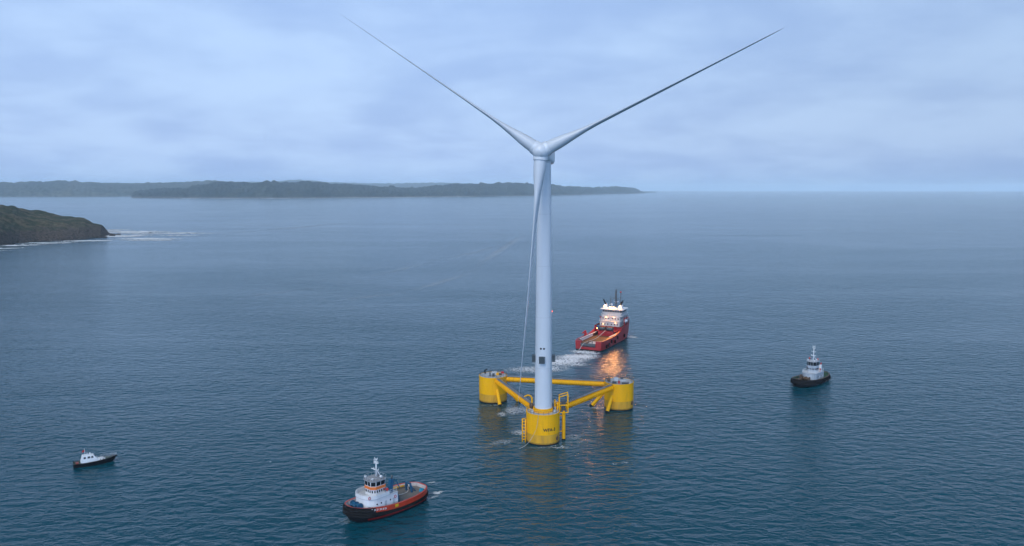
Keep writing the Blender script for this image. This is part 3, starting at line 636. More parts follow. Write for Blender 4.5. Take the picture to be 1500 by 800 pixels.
def windows_row(root_part, mb_list, pts, z0, z1, nwin, gap=.25, tilt=0, mat=None, off=.03, name='window'):
    """one pane per mesh between the two corner points, set proud of the wall"""
    a, b = V(pts[0]), V(pts[1]); d = (b-a); Ln = d.length; d.normalize(); nrm = V((d.y, -d.x, 0))
    w = Ln/nwin
    for i in range(nwin):
        p = a+d*(w*i+gap/2); q = a+d*(w*(i+1)-gap/2)
        m = MB()
        lo, hi = nrm*off, nrm*(off+tilt)
        vs = [p+lo+V((0, 0, z0)), q+lo+V((0, 0, z0)), q+hi+V((0, 0, z1)), p+hi+V((0, 0, z1))]
        vs2 = [v-nrm*.08 for v in vs]
        m.add(vs+vs2, [(0, 1, 2, 3), (7, 6, 5, 4), (0, 4, 5, 1), (1, 5, 6, 2), (2, 6, 7, 3), (3, 7, 4, 0)]); m.build(name, mat or M['glass'], root_part)

def rounded_front(x0, x1, hw, r, n=8):
    """plan outline of a house with a rounded front at x1, counter-clockwise"""
    p = [(x0, -hw), (x1-r, -hw)]
    p += [(x1-r+r*sin(t), -hw+r-r*cos(t)) for t in [pi/2*i/n for i in range(1, n+1)]]
    p += [(x1-r+r*cos(t), hw-r+r*sin(t)) for t in [pi/2*i/n for i in range(0, n+1)]]
    p += [(x0, hw)]
    return p

def tug(name, stern, heading, Lh, B, S, label):
    root = ship(name, stern, heading, label=label, cat='tugboat')
    tab = sup_tab(2.6, 2.3)
    fr_ = S.get('free', 3.0); f_ = fr_/3
    top = lambda X: fr_+1.5*max(0, (X/Lh-.45)/.55)**1.6+.15*max(0, (.3-X/Lh)/.3)
    dk = lambda X: top(X)-1.05
    b0 = lambda X: top(X)-1.25*f_; b1 = lambda X: top(X)-2.0*f_
    bowx = Lh*S.get('black_from', .72)
    def side(p): return 1 if p[0] > bowx else 0
    def boot(p): return 1 if p[0] > bowx*1.05 else 2
    rings_ = [plan(Lh, B, tab, -1.5, lower=.28, rake=2.5), plan(Lh, B, tab, .45*f_, lower=.12, rake=.9), plan(Lh, B, tab, .9*f_, lower=.09, rake=.6), plan(Lh, B, tab, lambda X: b1(X)-.05, lower=.04, rake=.25),
              plan(Lh, B, tab, b0), plan(Lh, B, tab, top), plan(Lh, B, tab, top, inset=.5), plan(Lh, B, tab, lambda X: top(X)-.06, inset=.53), plan(Lh, B, tab, dk, inset=.62)]
    m = MB(); m.rings(rings_, [1, boot, 1, 1, side, 4, 4, 3], sm=False); hull = m.build('hull', [S['hull'], M['black'], S['boot'], S['inner'], S['cap']], root)
    # belt fender, standing proud
    m = MB(); m.rings([plan(Lh, B, tab, b1, inset=.05), plan(Lh, B, tab, lambda X: b1(X)+.02, inset=-.38), plan(Lh, B, tab, lambda X: b0(X)-.02, inset=-.34), plan(Lh, B, tab, b0, inset=.02)], 0, sm=False); m.build('rubbing_fender', M['rubber'], root)
    m = MB()                              # bow pudding
    pl = [p for p in plan(Lh, B, tab, lambda X: top(X)-.85, n=60, inset=-.2) if p.x > bowx+.1]
    pr = [p for p in pl if p.y < 0]; pp = [p for p in pl if p.y >= 0]
    m.tube(pr+pp, .42, 10); m.tube([p-V((0, 0, .75*f_)) for p in pr+pp], .42, 10); m.tube([p-V((0, 0, 1.45*f_)) for p in pr+pp], .42, 10); m.build('bow_fender', M['rubber'], root)
    m = MB(); rg = plan(Lh, B, tab, dk, inset=.60); m.add(rg, [tuple(range(len(rg)))]); 
    # deck as strip quads so that the sheer is kept
    m = MB(); nn = len(rg)//2; m.add(rg, [(i, i+1, 2*nn-2-i, 2*nn-1-i) for i in range(nn-1)]); m.build('deck', S['deck'], root)
    for i in range(4, nn-3, 3):           # bulwark stays
        for sg in (i, 2*nn-1-i):
            p = rg[sg]; m = MB(); m.bar(V((p.x, p.y*.94, p.z+.02)), V((p.x, p.y*1.015, p.z+.95)), .12, .3); m.build('bulwark_stay', S['inner'], root)
    # deck house
    hx0, hx1, hw = S['house']; zd = dk((hx0+hx1)/2)-.25; zt = S.get('zt', 5.35)
    poly = rounded_front(hx0, hx1, hw, hw*.85)
    m = MB(); m.prism(poly, zd, zt, 0, .985, c=((hx0+hx1)/2, 0)); dh = m.build('deckhouse', S.get('wall', M['white']), root, bevel=.08)
    m = MB(); m.prism(rounded_front(hx0+.05, hx1+.05, hw+.1, hw*.86), zt, zt+.12); m.build('boat_deck', M['lgrey'], dh)
    r = MB()
    pr_ = rounded_front(hx0+.25, hx1-.25, hw-.2, hw*.8); 
    if S['rail_solid']:
        o_ = [V((a, b, 0)) for a, b in rounded_front(hx0+3.0, hx1+.02, hw+.06, hw*.86)]; i_ = [V((a, b, 0)) for a, b in rounded_front(hx0+3.0, hx1-.1, hw-.06, hw*.84)]
        n_ = len(o_); up = V((0, 0, zt+1.05)); lo = V((0, 0, zt+.1))
        r.add([p+lo for p in o_]+[p+up for p in o_]+[p+lo for p in i_]+[p+up for p in i_],
              [(i, i+1, n_+i+1, n_+i) for i in range(n_-1)]+[(2*n_+i, 3*n_+i, 3*n_+i+1, 2*n_+i+1) for i in range(n_-1)]+[(n_+i, n_+i+1, 3*n_+i+1, 3*n_+i) for i in range(n_-1)])
    railing(r, [V((a, b, zt+.12)) for a, b in pr_], 1.05, 1.1, .035); r.build('deck_rail', M['white'], dh)
    for sg in (-1, 1):                     # doors and portholes
        for X in (hx0+1.2, hx0+4.0):
            k = MB(); k.box((X, sg*hw-.02 if sg > 0 else -hw-.04, zd+.3), (X+.75, hw+.04 if sg > 0 else -hw+.02, zd+2.1)); k.build('door', M['lgrey'], dh)
        for X in (hx0+2.7, hx0+5.8, hx0+7.2):
            k = MB(); k.tube([(X, sg*(hw-.1), zd+1.9), (X, sg*(hw+.03), zd+1.9)], .2, 12); k.build('porthole', M['glass'], dh)
    # wheelhouse tiers
    wx0, wx1, ww = S['wheel']; z0 = zt+.12; z1 = z0+S.get('lc', 2.1); z2 = z1+.75; z3 = z2+S.get('wh', 1.45)
    def oct_(x0, x1, w, c=1.0): return [(x0, -w+c*.6), (x0+c*.5, -w), (x1-c, -w), (x1, -w+c), (x1, w-c), (x1-c, w), (x0+c*.5, w), (x0, w-c*.6)]
    P0 = oct_(wx0, wx1, ww); m = MB(); m.prism(P0, z0, z1, 0, .97, c=((wx0+wx1)/2, 0)); cab = m.build('lower_cabin', S.get('wall', M['white']), root)
    def rows(poly, za, zb, cnt, part, tilt=0, gap=.3, off=.03):
        n_ = len(poly)
        for i in range(n_):
            a, b = poly[i], poly[(i+1) % n_]; Ln = hypot(b[0]-a[0], b[1]-a[1]); windows_row(part, None, ((a[0], a[1], 0), (b[0], b[1], 0)), za, zb, max(1, round(Ln/cnt)), gap, tilt, off=off)
    rows(P0, z1-.95, z1-.3, .85, cab, gap=.35, tilt=-.02, off=.02)
    P1 = oct_(wx0-.1, wx1+.15, ww+.12); m = MB(); m.prism(P1, z1, z2, 0); m.build('band', S['band'], cab)
    P2 = oct_(wx0, wx1+.05, ww); m = MB(); m.prism(P2, z2, z3, 0, 1.06, c=((wx0+wx1)/2, 0)); wh = m.build('wheelhouse', S.get('wall', M['white']), root)
    rows(P2, z2+.15, z3-.12, 1.25, wh, tilt=.14, gap=.16)
    m = MB(); m.prism(oct_(wx0-.2, wx1+.3, ww+.25), z3, z3+.16); m.prism(oct_(wx0+1.2, wx1-1.2, ww-1.1), z3+.16, z3+.5); rf = m.build('wheelhouse_roof', S['roof'], wh)
    r = MB(); railing(r, [V((a, b, z3+.16)) for a, b in oct_(wx0-.2, wx1+.2, ww+.2)], .8, 1.2, .03, closed=True, mids=1); r.build('roof_rail', M['lgrey'], rf)
    # mast
    mx_ = (wx0+wx1)/2-.6; m = MB(); zt_ = z3+S['mast']
    m.tube([(mx_, 0, z3+.1), (mx_, 0, zt_)], [.26, .13], 10)
    for sg in (-1, 1): m.tube([(mx_-1.0, sg*.9, z3+.1), (mx_, 0, z3+2.6)], .11, 8)
    for hz_, w in ((2.4, 1.0), (4.2, .9), (S['mast']-.9, .7), (S['mast']-.1, .55)):
        m.bar((mx_, -w, z3+hz_), (mx_, w, z3+hz_), .14); m.bar((mx_-.1, 0, z3+hz_), (mx_+.8, 0, z3+hz_+.1), .12)
        for sg in (-1, 1): m.tube([(mx_, sg*w, z3+hz_), (mx_, sg*w, z3+hz_+.45)], .06, 6)
    mo = m.build('mast', M['white'], root)
    k = MB(); k.bar((mx_+.8, -1.0, z3+2.75), (mx_+.8, 1.0, z3+2.75), .2, .14); k.build('radar', M['white'], mo)
    k = MB(); k.ball((mx_-.3, 1.6, z3+.75), .42, 12); k.build('radome', M['white'], mo)
    for sg in (-1, 1):                     # search lights
        k = MB(); k.tube([(wx1-.4, sg*1.5, z3+.1), (wx1-.4, sg*1.5, z3+.7)], .07, 6); k.tube([(wx1-.6, sg*1.5, z3+.8), (wx1-.1, sg*1.5, z3+.75)], .24, 10); k.build('search_light', M['white'], wh)
    # funnels
    for sg in (-1, 1):
        m = MB(); fx = wx0-.6
        m.box((fx-.55, sg*(hw-.95)-.5, z0), (fx+.75, sg*(hw-.95)+.5, z0+S['fun']), 0, (.8, .85), (-.5, 0)); fu = m.build('funnel', S['funnel'], root, bevel=.05)
        k = MB(); fy = sg*(hw-.95); k.tube([(fx-.55, fy, z0+S['fun']-.1), (fx-.75, fy, z0+S['fun']+.9)], .24, 10); k.build('exhaust_pipe', S['pipe'], fu)
    # fire monitors / red gear at wheelhouse foot
    for sg in (-1, 1):
        k = MB(); k.tube([(wx0+.4, sg*(ww+.75), z0), (wx0+.4, sg*(ww+.75), z0+1.0)], .14, 8); k.ball((wx0+.4, sg*(ww+.75), z0+1.15), .42, 10); k.tube([(wx0+.4, sg*(ww+.75), z0+1.2), (wx0+1.5, sg*(ww+.9), z0+1.6)], .14, 8); k.build('fire_monitor', M['redm'], root)
    # winch on the foredeck
    fxw = hx1+1.05; zf = dk(fxw); m = MB()
    m.tube([(fxw, -1.6, zf+.85), (fxw, 1.6, zf+.85)], .62, 16); 
    for sg in (-1, 0, 1): m.tube([(fxw, sg*1.6-.08, zf+.85), (fxw, sg*1.6+.08, zf+.85)], .95, 16); m.box((fxw-.5, sg*1.6-.15, zf-.1), (fxw+.5, sg*1.6+.15, zf+.8))
    m.build('bow_winch', S['winch'], root)
    m = MB(); bx0 = Lh-1.6; zf = dk(bx0)
    for sg in (-1, 1): m.tube([(bx0, sg*.8, zf-.1), (bx0, sg*.8, zf+1.35)], .2, 10)
    m.tube([(bx0, -1.1, zf+1.1), (bx0, 1.1, zf+1.1)], .16, 10); m.build('bow_bitts', S['winch'], root)
    # aft deck
    za = dk(6)
    if S['aft'] == 'gantry':
        m = MB()
        for sg in (-1, 1): m.bar((4.6, sg*1.15-.6, za-.1), (4.9, sg*.9-.6, za+2.5), .38, .45); m.bar((3.2, sg*1.3-.6, za-.1), (4.8, sg*.95-.6, za+1.9), .22)
        m.bar((4.9, -1.75, za+2.5), (4.9, .5, za+2.5), .42); m.build('towing_staple', M['blue'], root)
    m = MB(); wxa = hx0-1.3
    m.tube([(wxa, -1.1, za+.8), (wxa, 1.1, za+.8)], .6, 14)
    for sg in (-1, 1): m.tube([(wxa, sg*1.1-.08, za+.8), (wxa, sg*1.1+.08, za+.8)], .95, 14); m.box((wxa-.6, sg*1.3-.15, za-.1), (wxa+.6, sg*1.3+.15, za+.9))
    m.build('towing_winch', S['winch2'], root)
    for X, Yb in ((3, 3.6), (9, 4.6), (Lh-5, 3.3)):
        for sg in (-1, 1):
            m = MB(); zz = dk(X)
            for dx in (-.4, .4): m.tube([(X+dx, sg*Yb, zz-.1), (X+dx, sg*Yb, zz+.7)], .17, 8)
            m.bar((X-.6, sg*Yb, zz+.45), (X+.6, sg*Yb, zz+.45), .16); m.build('mooring_bitts', M['dgrey'], root)
    return root, dk, dict(zt=zt, z0=z0, z3=z3, hx0=hx0, hx1=hx1, hw=hw, top=top, tab=tab)

# --- orange tug in the foreground
t1_bow, t1_st = V((-43.8, 199.8)), V((-25.0, 221.0))
d = (t1_bow-t1_st); h1 = atan2(d.y, d.x); t1_st.x -= .6; t1_st.y -= .4
S1 = dict(hull=M['orange'], boot=M['boot'], inner=M['innerwhite'], cap=M['orange'], deck=M['deckgreen'], house=(12.4, 22.4, 3.9), rail_solid=True, lc=1.7, wheel=(15.0, 19.5, 2.2),
          band=M['orangeband'], roof=M['grey'], mast=5.4, funnel=M['blue'], fun=3.7, pipe=M['dgrey'], winch=M['blue'], winch2=M['dgrey'], aft='gantry', black_from=.82)
tugA, dkA, iA = tug('tugboat', t1_st, h1, 26.3, 11.6, S1, 'orange and black tugboat with blue funnels and white deckhouse nearest the camera')
# knuckle crane of blue tube aft of the wheelhouse, port side
m = MB(); z0 = iA['z0']
m.tube([(13.6, 2.0, z0), (13.6, 2.0, z0+2.0)], .32, 12); m.bar((13.6, 2.0, z0+2.0), (12.2, 2.8, z0+2.8), .28); m.bar((12.2, 2.8, z0+2.8), (11.2, 3.1, z0+.4), .24); m.bar((13.4, 2.1, z0+1.1), (12.6, 2.6, z0+2.4), .16)
m.build('deck_crane', M['blue'], tugA)
m = MB(); m.box((11.3, .6, dkA(11)-.1), (12.7, 3.2, dkA(11)+2.2), 0, (.8, .8)); m.build('machinery_casing', M['blue'], tugA)
# protective hose along the far bulwark and the tow line on deck
def world_of(root, p): 
    c, s = cos(root.rotation_euler.z), sin(root.rotation_euler.z); return V((root.location.x+p[0]*c-p[1]*s, root.location.y+p[0]*s+p[1]*c, p[2]))
def rope(name, pts, r, mat, label, cat='rope', group=None, n=6):
    P = [V(p) for p in pts]; out_ = []
    for i in range(len(P)-1):
        p0, p1, p2, p3 = P[max(0, i-1)], P[i], P[i+1], P[min(len(P)-1, i+2)]
        for k in range(5):
            t = k/5; out_.append(.5*((2*p1)+(p2-p0)*t+(2*p0-5*p1+4*p2-p3)*t*t+(3*p1-p0-3*p2+p3)*t**3))
    out_.append(P[-1]); mb = MB(); mb.tube(out_, r, n); return mb.build(name, mat, None, label=label, cat=cat, group=group)
rope('tow_line', [world_of(tugA, p) for p in ((11.0, .3, dkA(8)+.9), (7.8, 0, dkA(6)+.25), (5.3, -.4, dkA(5)+.2), (4.8, -.6, dkA(5)+1.6), (2.6, -.9, dkA(3)+.3))], .13, M['rope'], 'pale tow line lying along the aft deck of the orange tug')
m = MB(); pts = [p for p in plan(26.3, 11.6, iA['tab'], lambda X: dkA(X)+.55, inset=1.0) if 3.5 < p.x < 9.5 and p.y < 0]
m.tube(pts, .3, 8); m.build('chafing_hose', paint('hose_yellow', (.62, .33, .03), .7, .2, 2), tugA)
c = world_of(tugA, (2.3, 2.1, dkA(2)))
m = MB(); 
for j in range(3): m.tube([(.62*cos(t)*(1-.12*j), .55*sin(t)*(1-.12*j), .15+.22*j) for t in [2*pi*i/20 for i in range(20)]], .16, 6, closed=True)
o = m.build('rope_coil', M['ropeblue'], None, label='bright blue coil of rope on the aft deck of the orange tug', cat='rope coil'); o.location = c
c = world_of(tugA, (2.6, -2.6, dkA(2)+.5)); m = MB(); m.ball((0, 0, .1), .5, 14); m.tube([(0, 0, .5), (0, 0, .75)], .12, 6); o = m.build('fender_buoy', M['white'], None, label='white ball fender by the stern bulwark of the orange tug', cat='fender'); o.location = c
def heap(name, root, loc, mat, sc, label, cat):
    m = MB(); m.ball((0, 0, 0), 1, 16)
    for i in range(len(m.v)):
        q_ = V(m.v[i]); k_ = 1+.35*noise.noise(q_*1.7+V(loc)); m.v[i] = (q_.x*sc[0]*k_, q_.y*sc[1]*k_, max(-.15, q_.z)*sc[2]*k_)
    for kk in range(4): m.tube([(sc[0]*(.8-.1*kk)*cos(t), sc[1]*(.8-.1*kk)*sin(t), sc[2]*(.25+.2*kk)) for t in [2*pi*i/16 for i in range(16)]], .12, 6, closed=True)
    o = m.build(name, mat, None, label=label, cat=cat); o.location = world_of(root, loc); o.rotation_euler.z = root.rotation_euler.z; return o
heap('rope_heap', tugA, (22.2, 3.6, dkA(22)+.1), M['teal'], (1.2, .7, .8), 'teal heap of rope on the foredeck of the orange tug', 'rope heap')
heap('rope_heap', tugA, (24.2, 2.4, dkA(24)+.1), M['redm'], (.6, .5, .7), 'dark red rope drum cover on the foredeck of the orange tug', 'rope heap')
# name in white letters on the port bulwark (unreadable strokes in the photo)
for i, (X, w) in enumerate(((21.9, .5), (21.2, .45), (20.5, .5), (19.6, .6), (18.8, .45), (18.1, .5))):
    m = MB(); tabv = iA['tab']; yb = interp(tabv, X/26.3)*5.8+.03; zt_ = iA['top'](X)
    m.box((X-w/2, yb-.04, zt_-.78), (X+w/2, yb+.03, zt_-.62)); m.box((X-w/2, yb-.04, zt_-.45), (X+w/2, yb+.03, zt_-.33)); m.box((X-w/2, yb-.04, zt_-.62), (X-w/2+.15, yb+.03, zt_-.45)); m.build('name_letter', M['whitetext'], tugA)
m = MB(); yb = interp(iA['tab'], 14.4/26.3)*5.8; m.box((13.9, yb-.05, iA['top'](14)-.85), (15.0, yb+.05, iA['top'](14)-.1)); m.build('pilot_mark', paint('mark_yellow', (.75, .45, .02)), tugA)
for X, y_, z_ in ((21.6, 3.2, 5.9), (13.4, 3.9, 4.3), (12.6, -2.0, 4.3)):
    m = MB(); m.tube([(X+.35*cos(t), y_, z_+.35*sin(t)) for t in [2*pi*i/16 for i in range(16)]], .09, 6, closed=True); m.build('lifebuoy', M['redm'], tugA)

# --- dark tug on the right
t2_st, t2_bow = V((145.6, 364.5)), V((124.6, 343.0))
d = t2_bow-t2_st; h2 = atan2(d.y, d.x)
S2 = dict(hull=M['black'], boot=M['black'], inner=M['greendeck'], cap=M['brown'], deck=M['greendeck'], house=(8.2, 18.6, 3.3), rail_solid=False, wheel=(10.9, 15.1, 2.1),
          band=M['tuggrey'], wall=M['tuggrey'], roof=M['lgrey'], mast=6.8, free=2.3, zt=4.5, wh=1.9, funnel=M['white'], fun=3.0, pipe=M['redm'], winch=M['brown'], winch2=M['greendeck'], aft='none')
tugB, dkB, iB = tug('tugboat', t2_st, h2, 29.0, 10.6, S2, 'black tugboat with green deck and white deckhouse right of the platform')
m = MB(); m.tube([(-.75, -1.2, 1.7), (-.75, 1.2, 1.7)], .7, 14); m.build('stern_fender', M['rubber'], tugB)
m = MB(); m.box((20.4, -2.1, dkB(20)-.1), (21.3, -1.2, dkB(20)+2.6)); m.bar((20.8, -1.6, dkB(20)+2.5), (24.2, -.4, dkB(20)+3.0), .3); m.build('deck_crane', M['brown'], tugB)
m = MB(); m.box((19.2, -3.0, dkB(18)-.1), (20.6, -1.8, dkB(18)+2.0)); m.build('vent_trunk', M['dgrey'], tugB)
for sg in (-1, 1):
    m = MB(); m.ball((12.2, sg*1.9, iB['z3']+1.0), .4, 10, 0, (.8, .8, 1.2)); m.tube([(12.2, sg*1.9, iB['z3']), (12.2, sg*1.9, iB['z3']+.7)], .08, 6); m.build('signal_lamp', M['redm'], tugB)
for i, X in enumerate((4, 8, 12, 16)):
    for sg in (-1, 1):
        m = MB(); yb = interp(iB['tab'], X/29)*5.3+.28; m.tube([(X+.5*cos(t), sg*yb, .9+.5*sin(t)) for t in [2*pi*i/16 for i in range(16)]], .22, 8, closed=True); m.build('tyre_fender', M['rubber'], tugB)

# --- pilot boat on the left
pb_st, pb_bow = V((-137.6, 242.2)), V((-128.0, 253.6))
d = V((14.2, 8.6)); h3 = atan2(d.y, d.x)
pb_st = at(107.5, 684.0); 
pb = ship('pilot_boat', (pb_st.x, pb_st.y), h3, label='small black hulled motor boat with white cabin at lower left', cat='motor boat')
pb.scale = (.8, .8, .9)
LP, BP = 15.6, 5.0; tabp = [(0, .88), (.1, .94), (.35, 1), (.6, .95), (.75, .80), (.88, .5), (.96, .2), (1, .02)]
topp = lambda X: 1.35+1.05*max(0, X/LP-.25)**1.5
m = MB(); m.rings([plan(LP, BP, tabp, -.6, lower=.5, rake=2.4), plan(LP, BP, tabp, .1, lower=.22, rake=1.4), plan(LP, BP, tabp, lambda X: topp(X)-.35, rake=.15), plan(LP, BP, tabp, topp), plan(LP, BP, tabp, topp, inset=.14), plan(LP, BP, tabp, lambda X: topp(X)-.28, inset=.16)], [0, 0, 0, 1, 1]); m.build('hull', [M['black'], M['dgrey']], pb)
rg = plan(LP, BP, tabp, lambda X: topp(X)-.26, inset=.15); nn = len(rg)//2; m = MB(); m.add(rg, [(i, i+1, 2*nn-2-i, 2*nn-1-i) for i in range(nn-1)]); m.build('deck', paint('olive_deck', (.055, .085, .055), .7, .2, 1), pb)
m = MB(); m.rings([plan(LP, BP, tabp, lambda X: topp(X)-.42, inset=.02), plan(LP, BP, tabp, lambda X: topp(X)-.4, inset=-.16), plan(LP, BP, tabp, lambda X: topp(X)-.18, inset=-.15), plan(LP, BP, tabp, lambda X: topp(X)-.16, inset=.02)], 0); m.build('rubbing_fender', M['rubber'], pb)
zc = topp(5)-.3
m = MB(); m.add([(3.0, -1.8, zc), (11.6, -1.35, zc+.15), (11.6, 1.35, zc+.15), (3.0, 1.8, zc), (3.1, -1.45, zc+1.0), (10.4, -.95, zc+.85), (10.4, .95, zc+.85), (3.1, 1.45, zc+1.0)],
              [(3, 2, 1, 0), (4, 5, 6, 7), (0, 1, 5, 4), (1, 2, 6, 5), (2, 3, 7, 6), (3, 0, 4, 7)]); tr = m.build('trunk_cabin', M['white'], pb, bevel=.12)
m = MB(); m.add([(2.5, -1.75, zc+.2), (8.9, -1.5, zc+.6), (8.9, 1.5, zc+.6), (2.5, 1.75, zc+.2), (3.2, -1.25, zc+2.6), (7.1, -1.15, zc+2.5), (7.1, 1.15, zc+2.5), (3.2, 1.25, zc+2.6)],
              [(3, 2, 1, 0), (4, 5, 6, 7), (0, 1, 5, 4), (1, 2, 6, 5), (2, 3, 7, 6), (3, 0, 4, 7)]); wh = m.build('wheelhouse', M['white'], pb, bevel=.12)
def quadwin(a, b, c_, d_, part, off):
    m = MB(); o_ = V(off); P = [V(q)+o_ for q in (a, b, c_, d_)]; m.add(P+[p-o_*2.2 for p in P], [(0, 1, 2, 3), (7, 6, 5, 4), (0, 4, 5, 1), (1, 5, 6, 2), (2, 6, 7, 3), (3, 7, 4, 0)]); m.build('window', M['glass'], part)
for sg in (-1, 1):
    for xa, xb in ((3.6, 4.5), (5.0, 6.0), (6.3, 7.1)):
        def yy(X, k_): return sg*((1.75-.04*(X-2.5))*(1-k_)+1.2*k_)
        quadwin((xa, yy(xa, .5), zc+1.45), (xb, yy(xb, .5), zc+1.5), (xb-.15, yy(xb, .8), zc+2.15), (xa+.05, yy(xa, .8), zc+2.15), wh, (0, sg*.03, .01))
    for X in (8.3, 9.3): 
        m = MB(); m.tube([(X+1.2, sg*(1.1), zc+.55), (X+1.2, sg*(1.42), zc+.5)], .14, 10); m.build('porthole', M['glass'], tr)
quadwin((8.1, -1.2, zc+1.45), (8.1, 1.2, zc+1.45), (7.4, 1.05, zc+2.2), (7.4, -1.05, zc+2.2), wh, (.04, 0, .03))
quadwin((2.98, -.5, zc+.2), (2.98, .4, zc+.2), (3.2, .4, zc+1.8), (3.2, -.5, zc+1.8), wh, (-.06, 0, .0))
m = MB(); m.tube([(4.3, 0, zc+2.5), (4.1, 0, zc+4.8)], .07, 6); m.bar((4.2, -.6, zc+3.4), (4.2, .6, zc+3.4), .08); m.tube([(5.0, 0, zc+2.5), (5.0, 0, zc+2.9)], .12, 8); m.bar((5, -.6, zc+3.0), (5, .6, zc+3.0), .2, .16); m.build('mast', M['white'], pb)
m = MB(); m.ball((6.0, .6, zc+2.8), .28, 10); m.build('radome', M['white'], wh)
fv = [V((4.1-.12*i*1.0, .08*sin(i*1.3), zc+4.5-.06*i)) for i in range(8)]; m = MB(); m.add([p for p in fv]+[p-V((0, 0, .65)) for p in fv]+[p+V((0, .03, 0)) for p in fv]+[p-V((0, -.03, .65)) for p in fv], [(i, i+1, 9+i, 8+i) for i in range(7)]+[(16+i, 24+i, 25+i, 17+i) for i in range(7)]); m.build('flag', M['redm'], pb)
r = MB(); pts = [p+V((0, 0, .02)) for p in plan(LP, BP, tabp, topp, inset=.12) if p.x > 9.6]
railing(r, pts, .75, 1.3, .03); r.build('bow_rail', M['lgrey'], pb)
m = MB(); m.box((.8, -1.2, zc-.1), (1.9, .6, zc+.35)); m.build('stern_locker', paint('locker_red', (.30, .07, .05)), pb)
m = MB(); m.tube([(14.0, 0, topp(14)-.3), (14.0, 0, topp(14)+.4)], .12, 8); m.bar((13.7, -.5, topp(14)-.05), (14.3, .5, topp(14)-.05), .15); m.build('bow_bitts', M['brown'], pb)

# --- red anchor handling ship
M['shipwhite'] = paint('ship_white', (.44, .43, .43), .45, .15, .5, (.20, .13, .10), .5, streak=True)
aS = V((41.2, 424.5)); aH = atan2(53, 26.6)
ah = ship('anchor_handling_ship', aS, aH, label='red offshore supply ship with lit white bridge and brown working deck', cat='ship')
LA, BA = 62.0, 16.4
tabA = [(0, .90), (.04, .97), (.1, 1), (.6, 1), (.72, .93), (.82, .78), (.9, .56), (.96, .30), (1, .04)]
zm = 3.3                                                     # working deck
xb = 31.0                                                    # break of the forecastle
fct = lambda X: 8.6+2.2*max(0, (X-xb)/(LA-xb))**1.7
m = MB(); m.rings([plan(LA, BA, tabA, -2, lower=.22, rake=7), plan(LA, BA, tabA, .5, lower=.10, rake=4.6), plan(LA, BA, tabA, .55, lower=.095, rake=4.5), plan(LA, BA, tabA, zm, lower=.03, rake=2.4)], [1, 1, 0], True, True); m.build('hull', [M['red'], M['black']], ah)
def clip_plan(z, x0, inset=0, rake=0, lower=0):
    pts = [p for p in plan(LA, BA, tabA, 0, n=60, inset=inset) if p.x > x0]
    pr = [p for p in pts if p.y < 0]; pp = [p for p in pts if p.y >= 0]
    hb0 = interp(tabA, x0/LA)*BA/2-inset
    full = [V((x0, -hb0, 0))]+pr+pp+[V((x0, hb0, 0))]
    res = []
    for p in full:
        u = p.x/LA; k = max(0, (u-.55)/.45); res.append(V((p.x-rake*k**1.5, p.y*(1-lower*(.25+.75*k)), z(p.x) if callable(z) else z)))
    return res
m = MB(); fr = [clip_plan(zm-.02, xb, rake=2.4, lower=.03), clip_plan(lambda X: fct(X)-1.1, xb, rake=.4, lower=0), clip_plan(fct, xb), clip_plan(fct, xb, inset=.2), clip_plan(lambda X: fct(X)-1.0, xb, inset=.22)]
m.rings(fr, 0); m.build('forecastle', M['red'], ah)
rg = clip_plan(lambda X: fct(X)-.98, xb, inset=.21); nn = len(rg)//2; m = MB(); m.add(rg, [(i, i+1, 2*nn-2-i, 2*nn-1-i) for i in range(nn-1)]); m.build('forecastle_deck', M['greendeck'], ah)
# aft bulwarks (stern open for the roller)
for sg in (-1, 1):
    m = MB(); top_ = 5.3
    o_ = [p for p in plan(LA, BA, tabA, 0, n=60) if p.x < xb and (p.y > 0) == (sg > 0)]; o_.sort(key=lambda p: p.x)
    o_ = [V((0, sg*BA/2*.90, 0))]+o_[0:]+[V((xb, sg*BA/2, 0))]
    tp = lambda X: top_+ (1.6*max(0, (X-20)/11)**1.5 if X > 20 else 0)
    n_ = len(o_); I = [V((p.x+(.0), p.y-sg*1.0, 0)) for p in o_]
    vs = [V((p.x, p.y, zm-.1)) for p in o_]+[V((p.x, p.y, tp(p.x))) for p in o_]+[V((p.x, p.y, tp(p.x))) for p in I]+[V((p.x, p.y, zm-.1)) for p in I]
    m.add(vs, [(k*n_+i, k*n_+i+1, (k+1)*n_+i+1, (k+1)*n_+i) for k in range(3) for i in range(n_-1)]+[(0, n_, 2*n_, 3*n_), (n_-1, 2*n_-1, 3*n_-1, 4*n_-1)])
    m.box((0.02, sg*4.2 if sg > 0 else -7.3, zm-.1), (1.6, 7.3 if sg > 0 else -4.2, top_-.1))
    m.build('bulwark', M['red'], ah)
    # cargo rail
    m = MB(); yr = sg*6.35; m.box((1.7, yr-.28, zm), (30.8, yr+.28, zm+1.75)); m.box((1.7, yr-.5, zm+1.75), (30.8, yr+.4, zm+1.95)); cr = m.build('cargo_rail', M['brown' if sg < 0 else 'brown'], ah)
    m = MB(); m.box((4, yr-sg*.29-.02, zm+.5), (23, yr-sg*.29+.02, zm+1.65)) if sg > 0 else None; 
    m.box((4 if sg > 0 else 16, yr-.45, zm+1.955), (29, yr+.35, zm+2.05)); m.build('rail_panel', M['white'], cr)
m = MB(); m.box((1.2, -6.0, zm), (30.9, 6.0, zm+.12)); m.build('working_deck', M['wood'], ah)
m = MB()
for y_ in [-6+1.2*i for i in range(1, 10)]: m.box((1.4, y_-.05, zm+.12), (30.8, y_+.05, zm+.15))
m.build('deck_battens', M['brown'], ah)
m = MB(); m.tube([(.2, -4.1, zm-.35), (.2, 4.1, zm-.35)], .95, 20); m.build('stern_roller', M['dgrey'], ah)
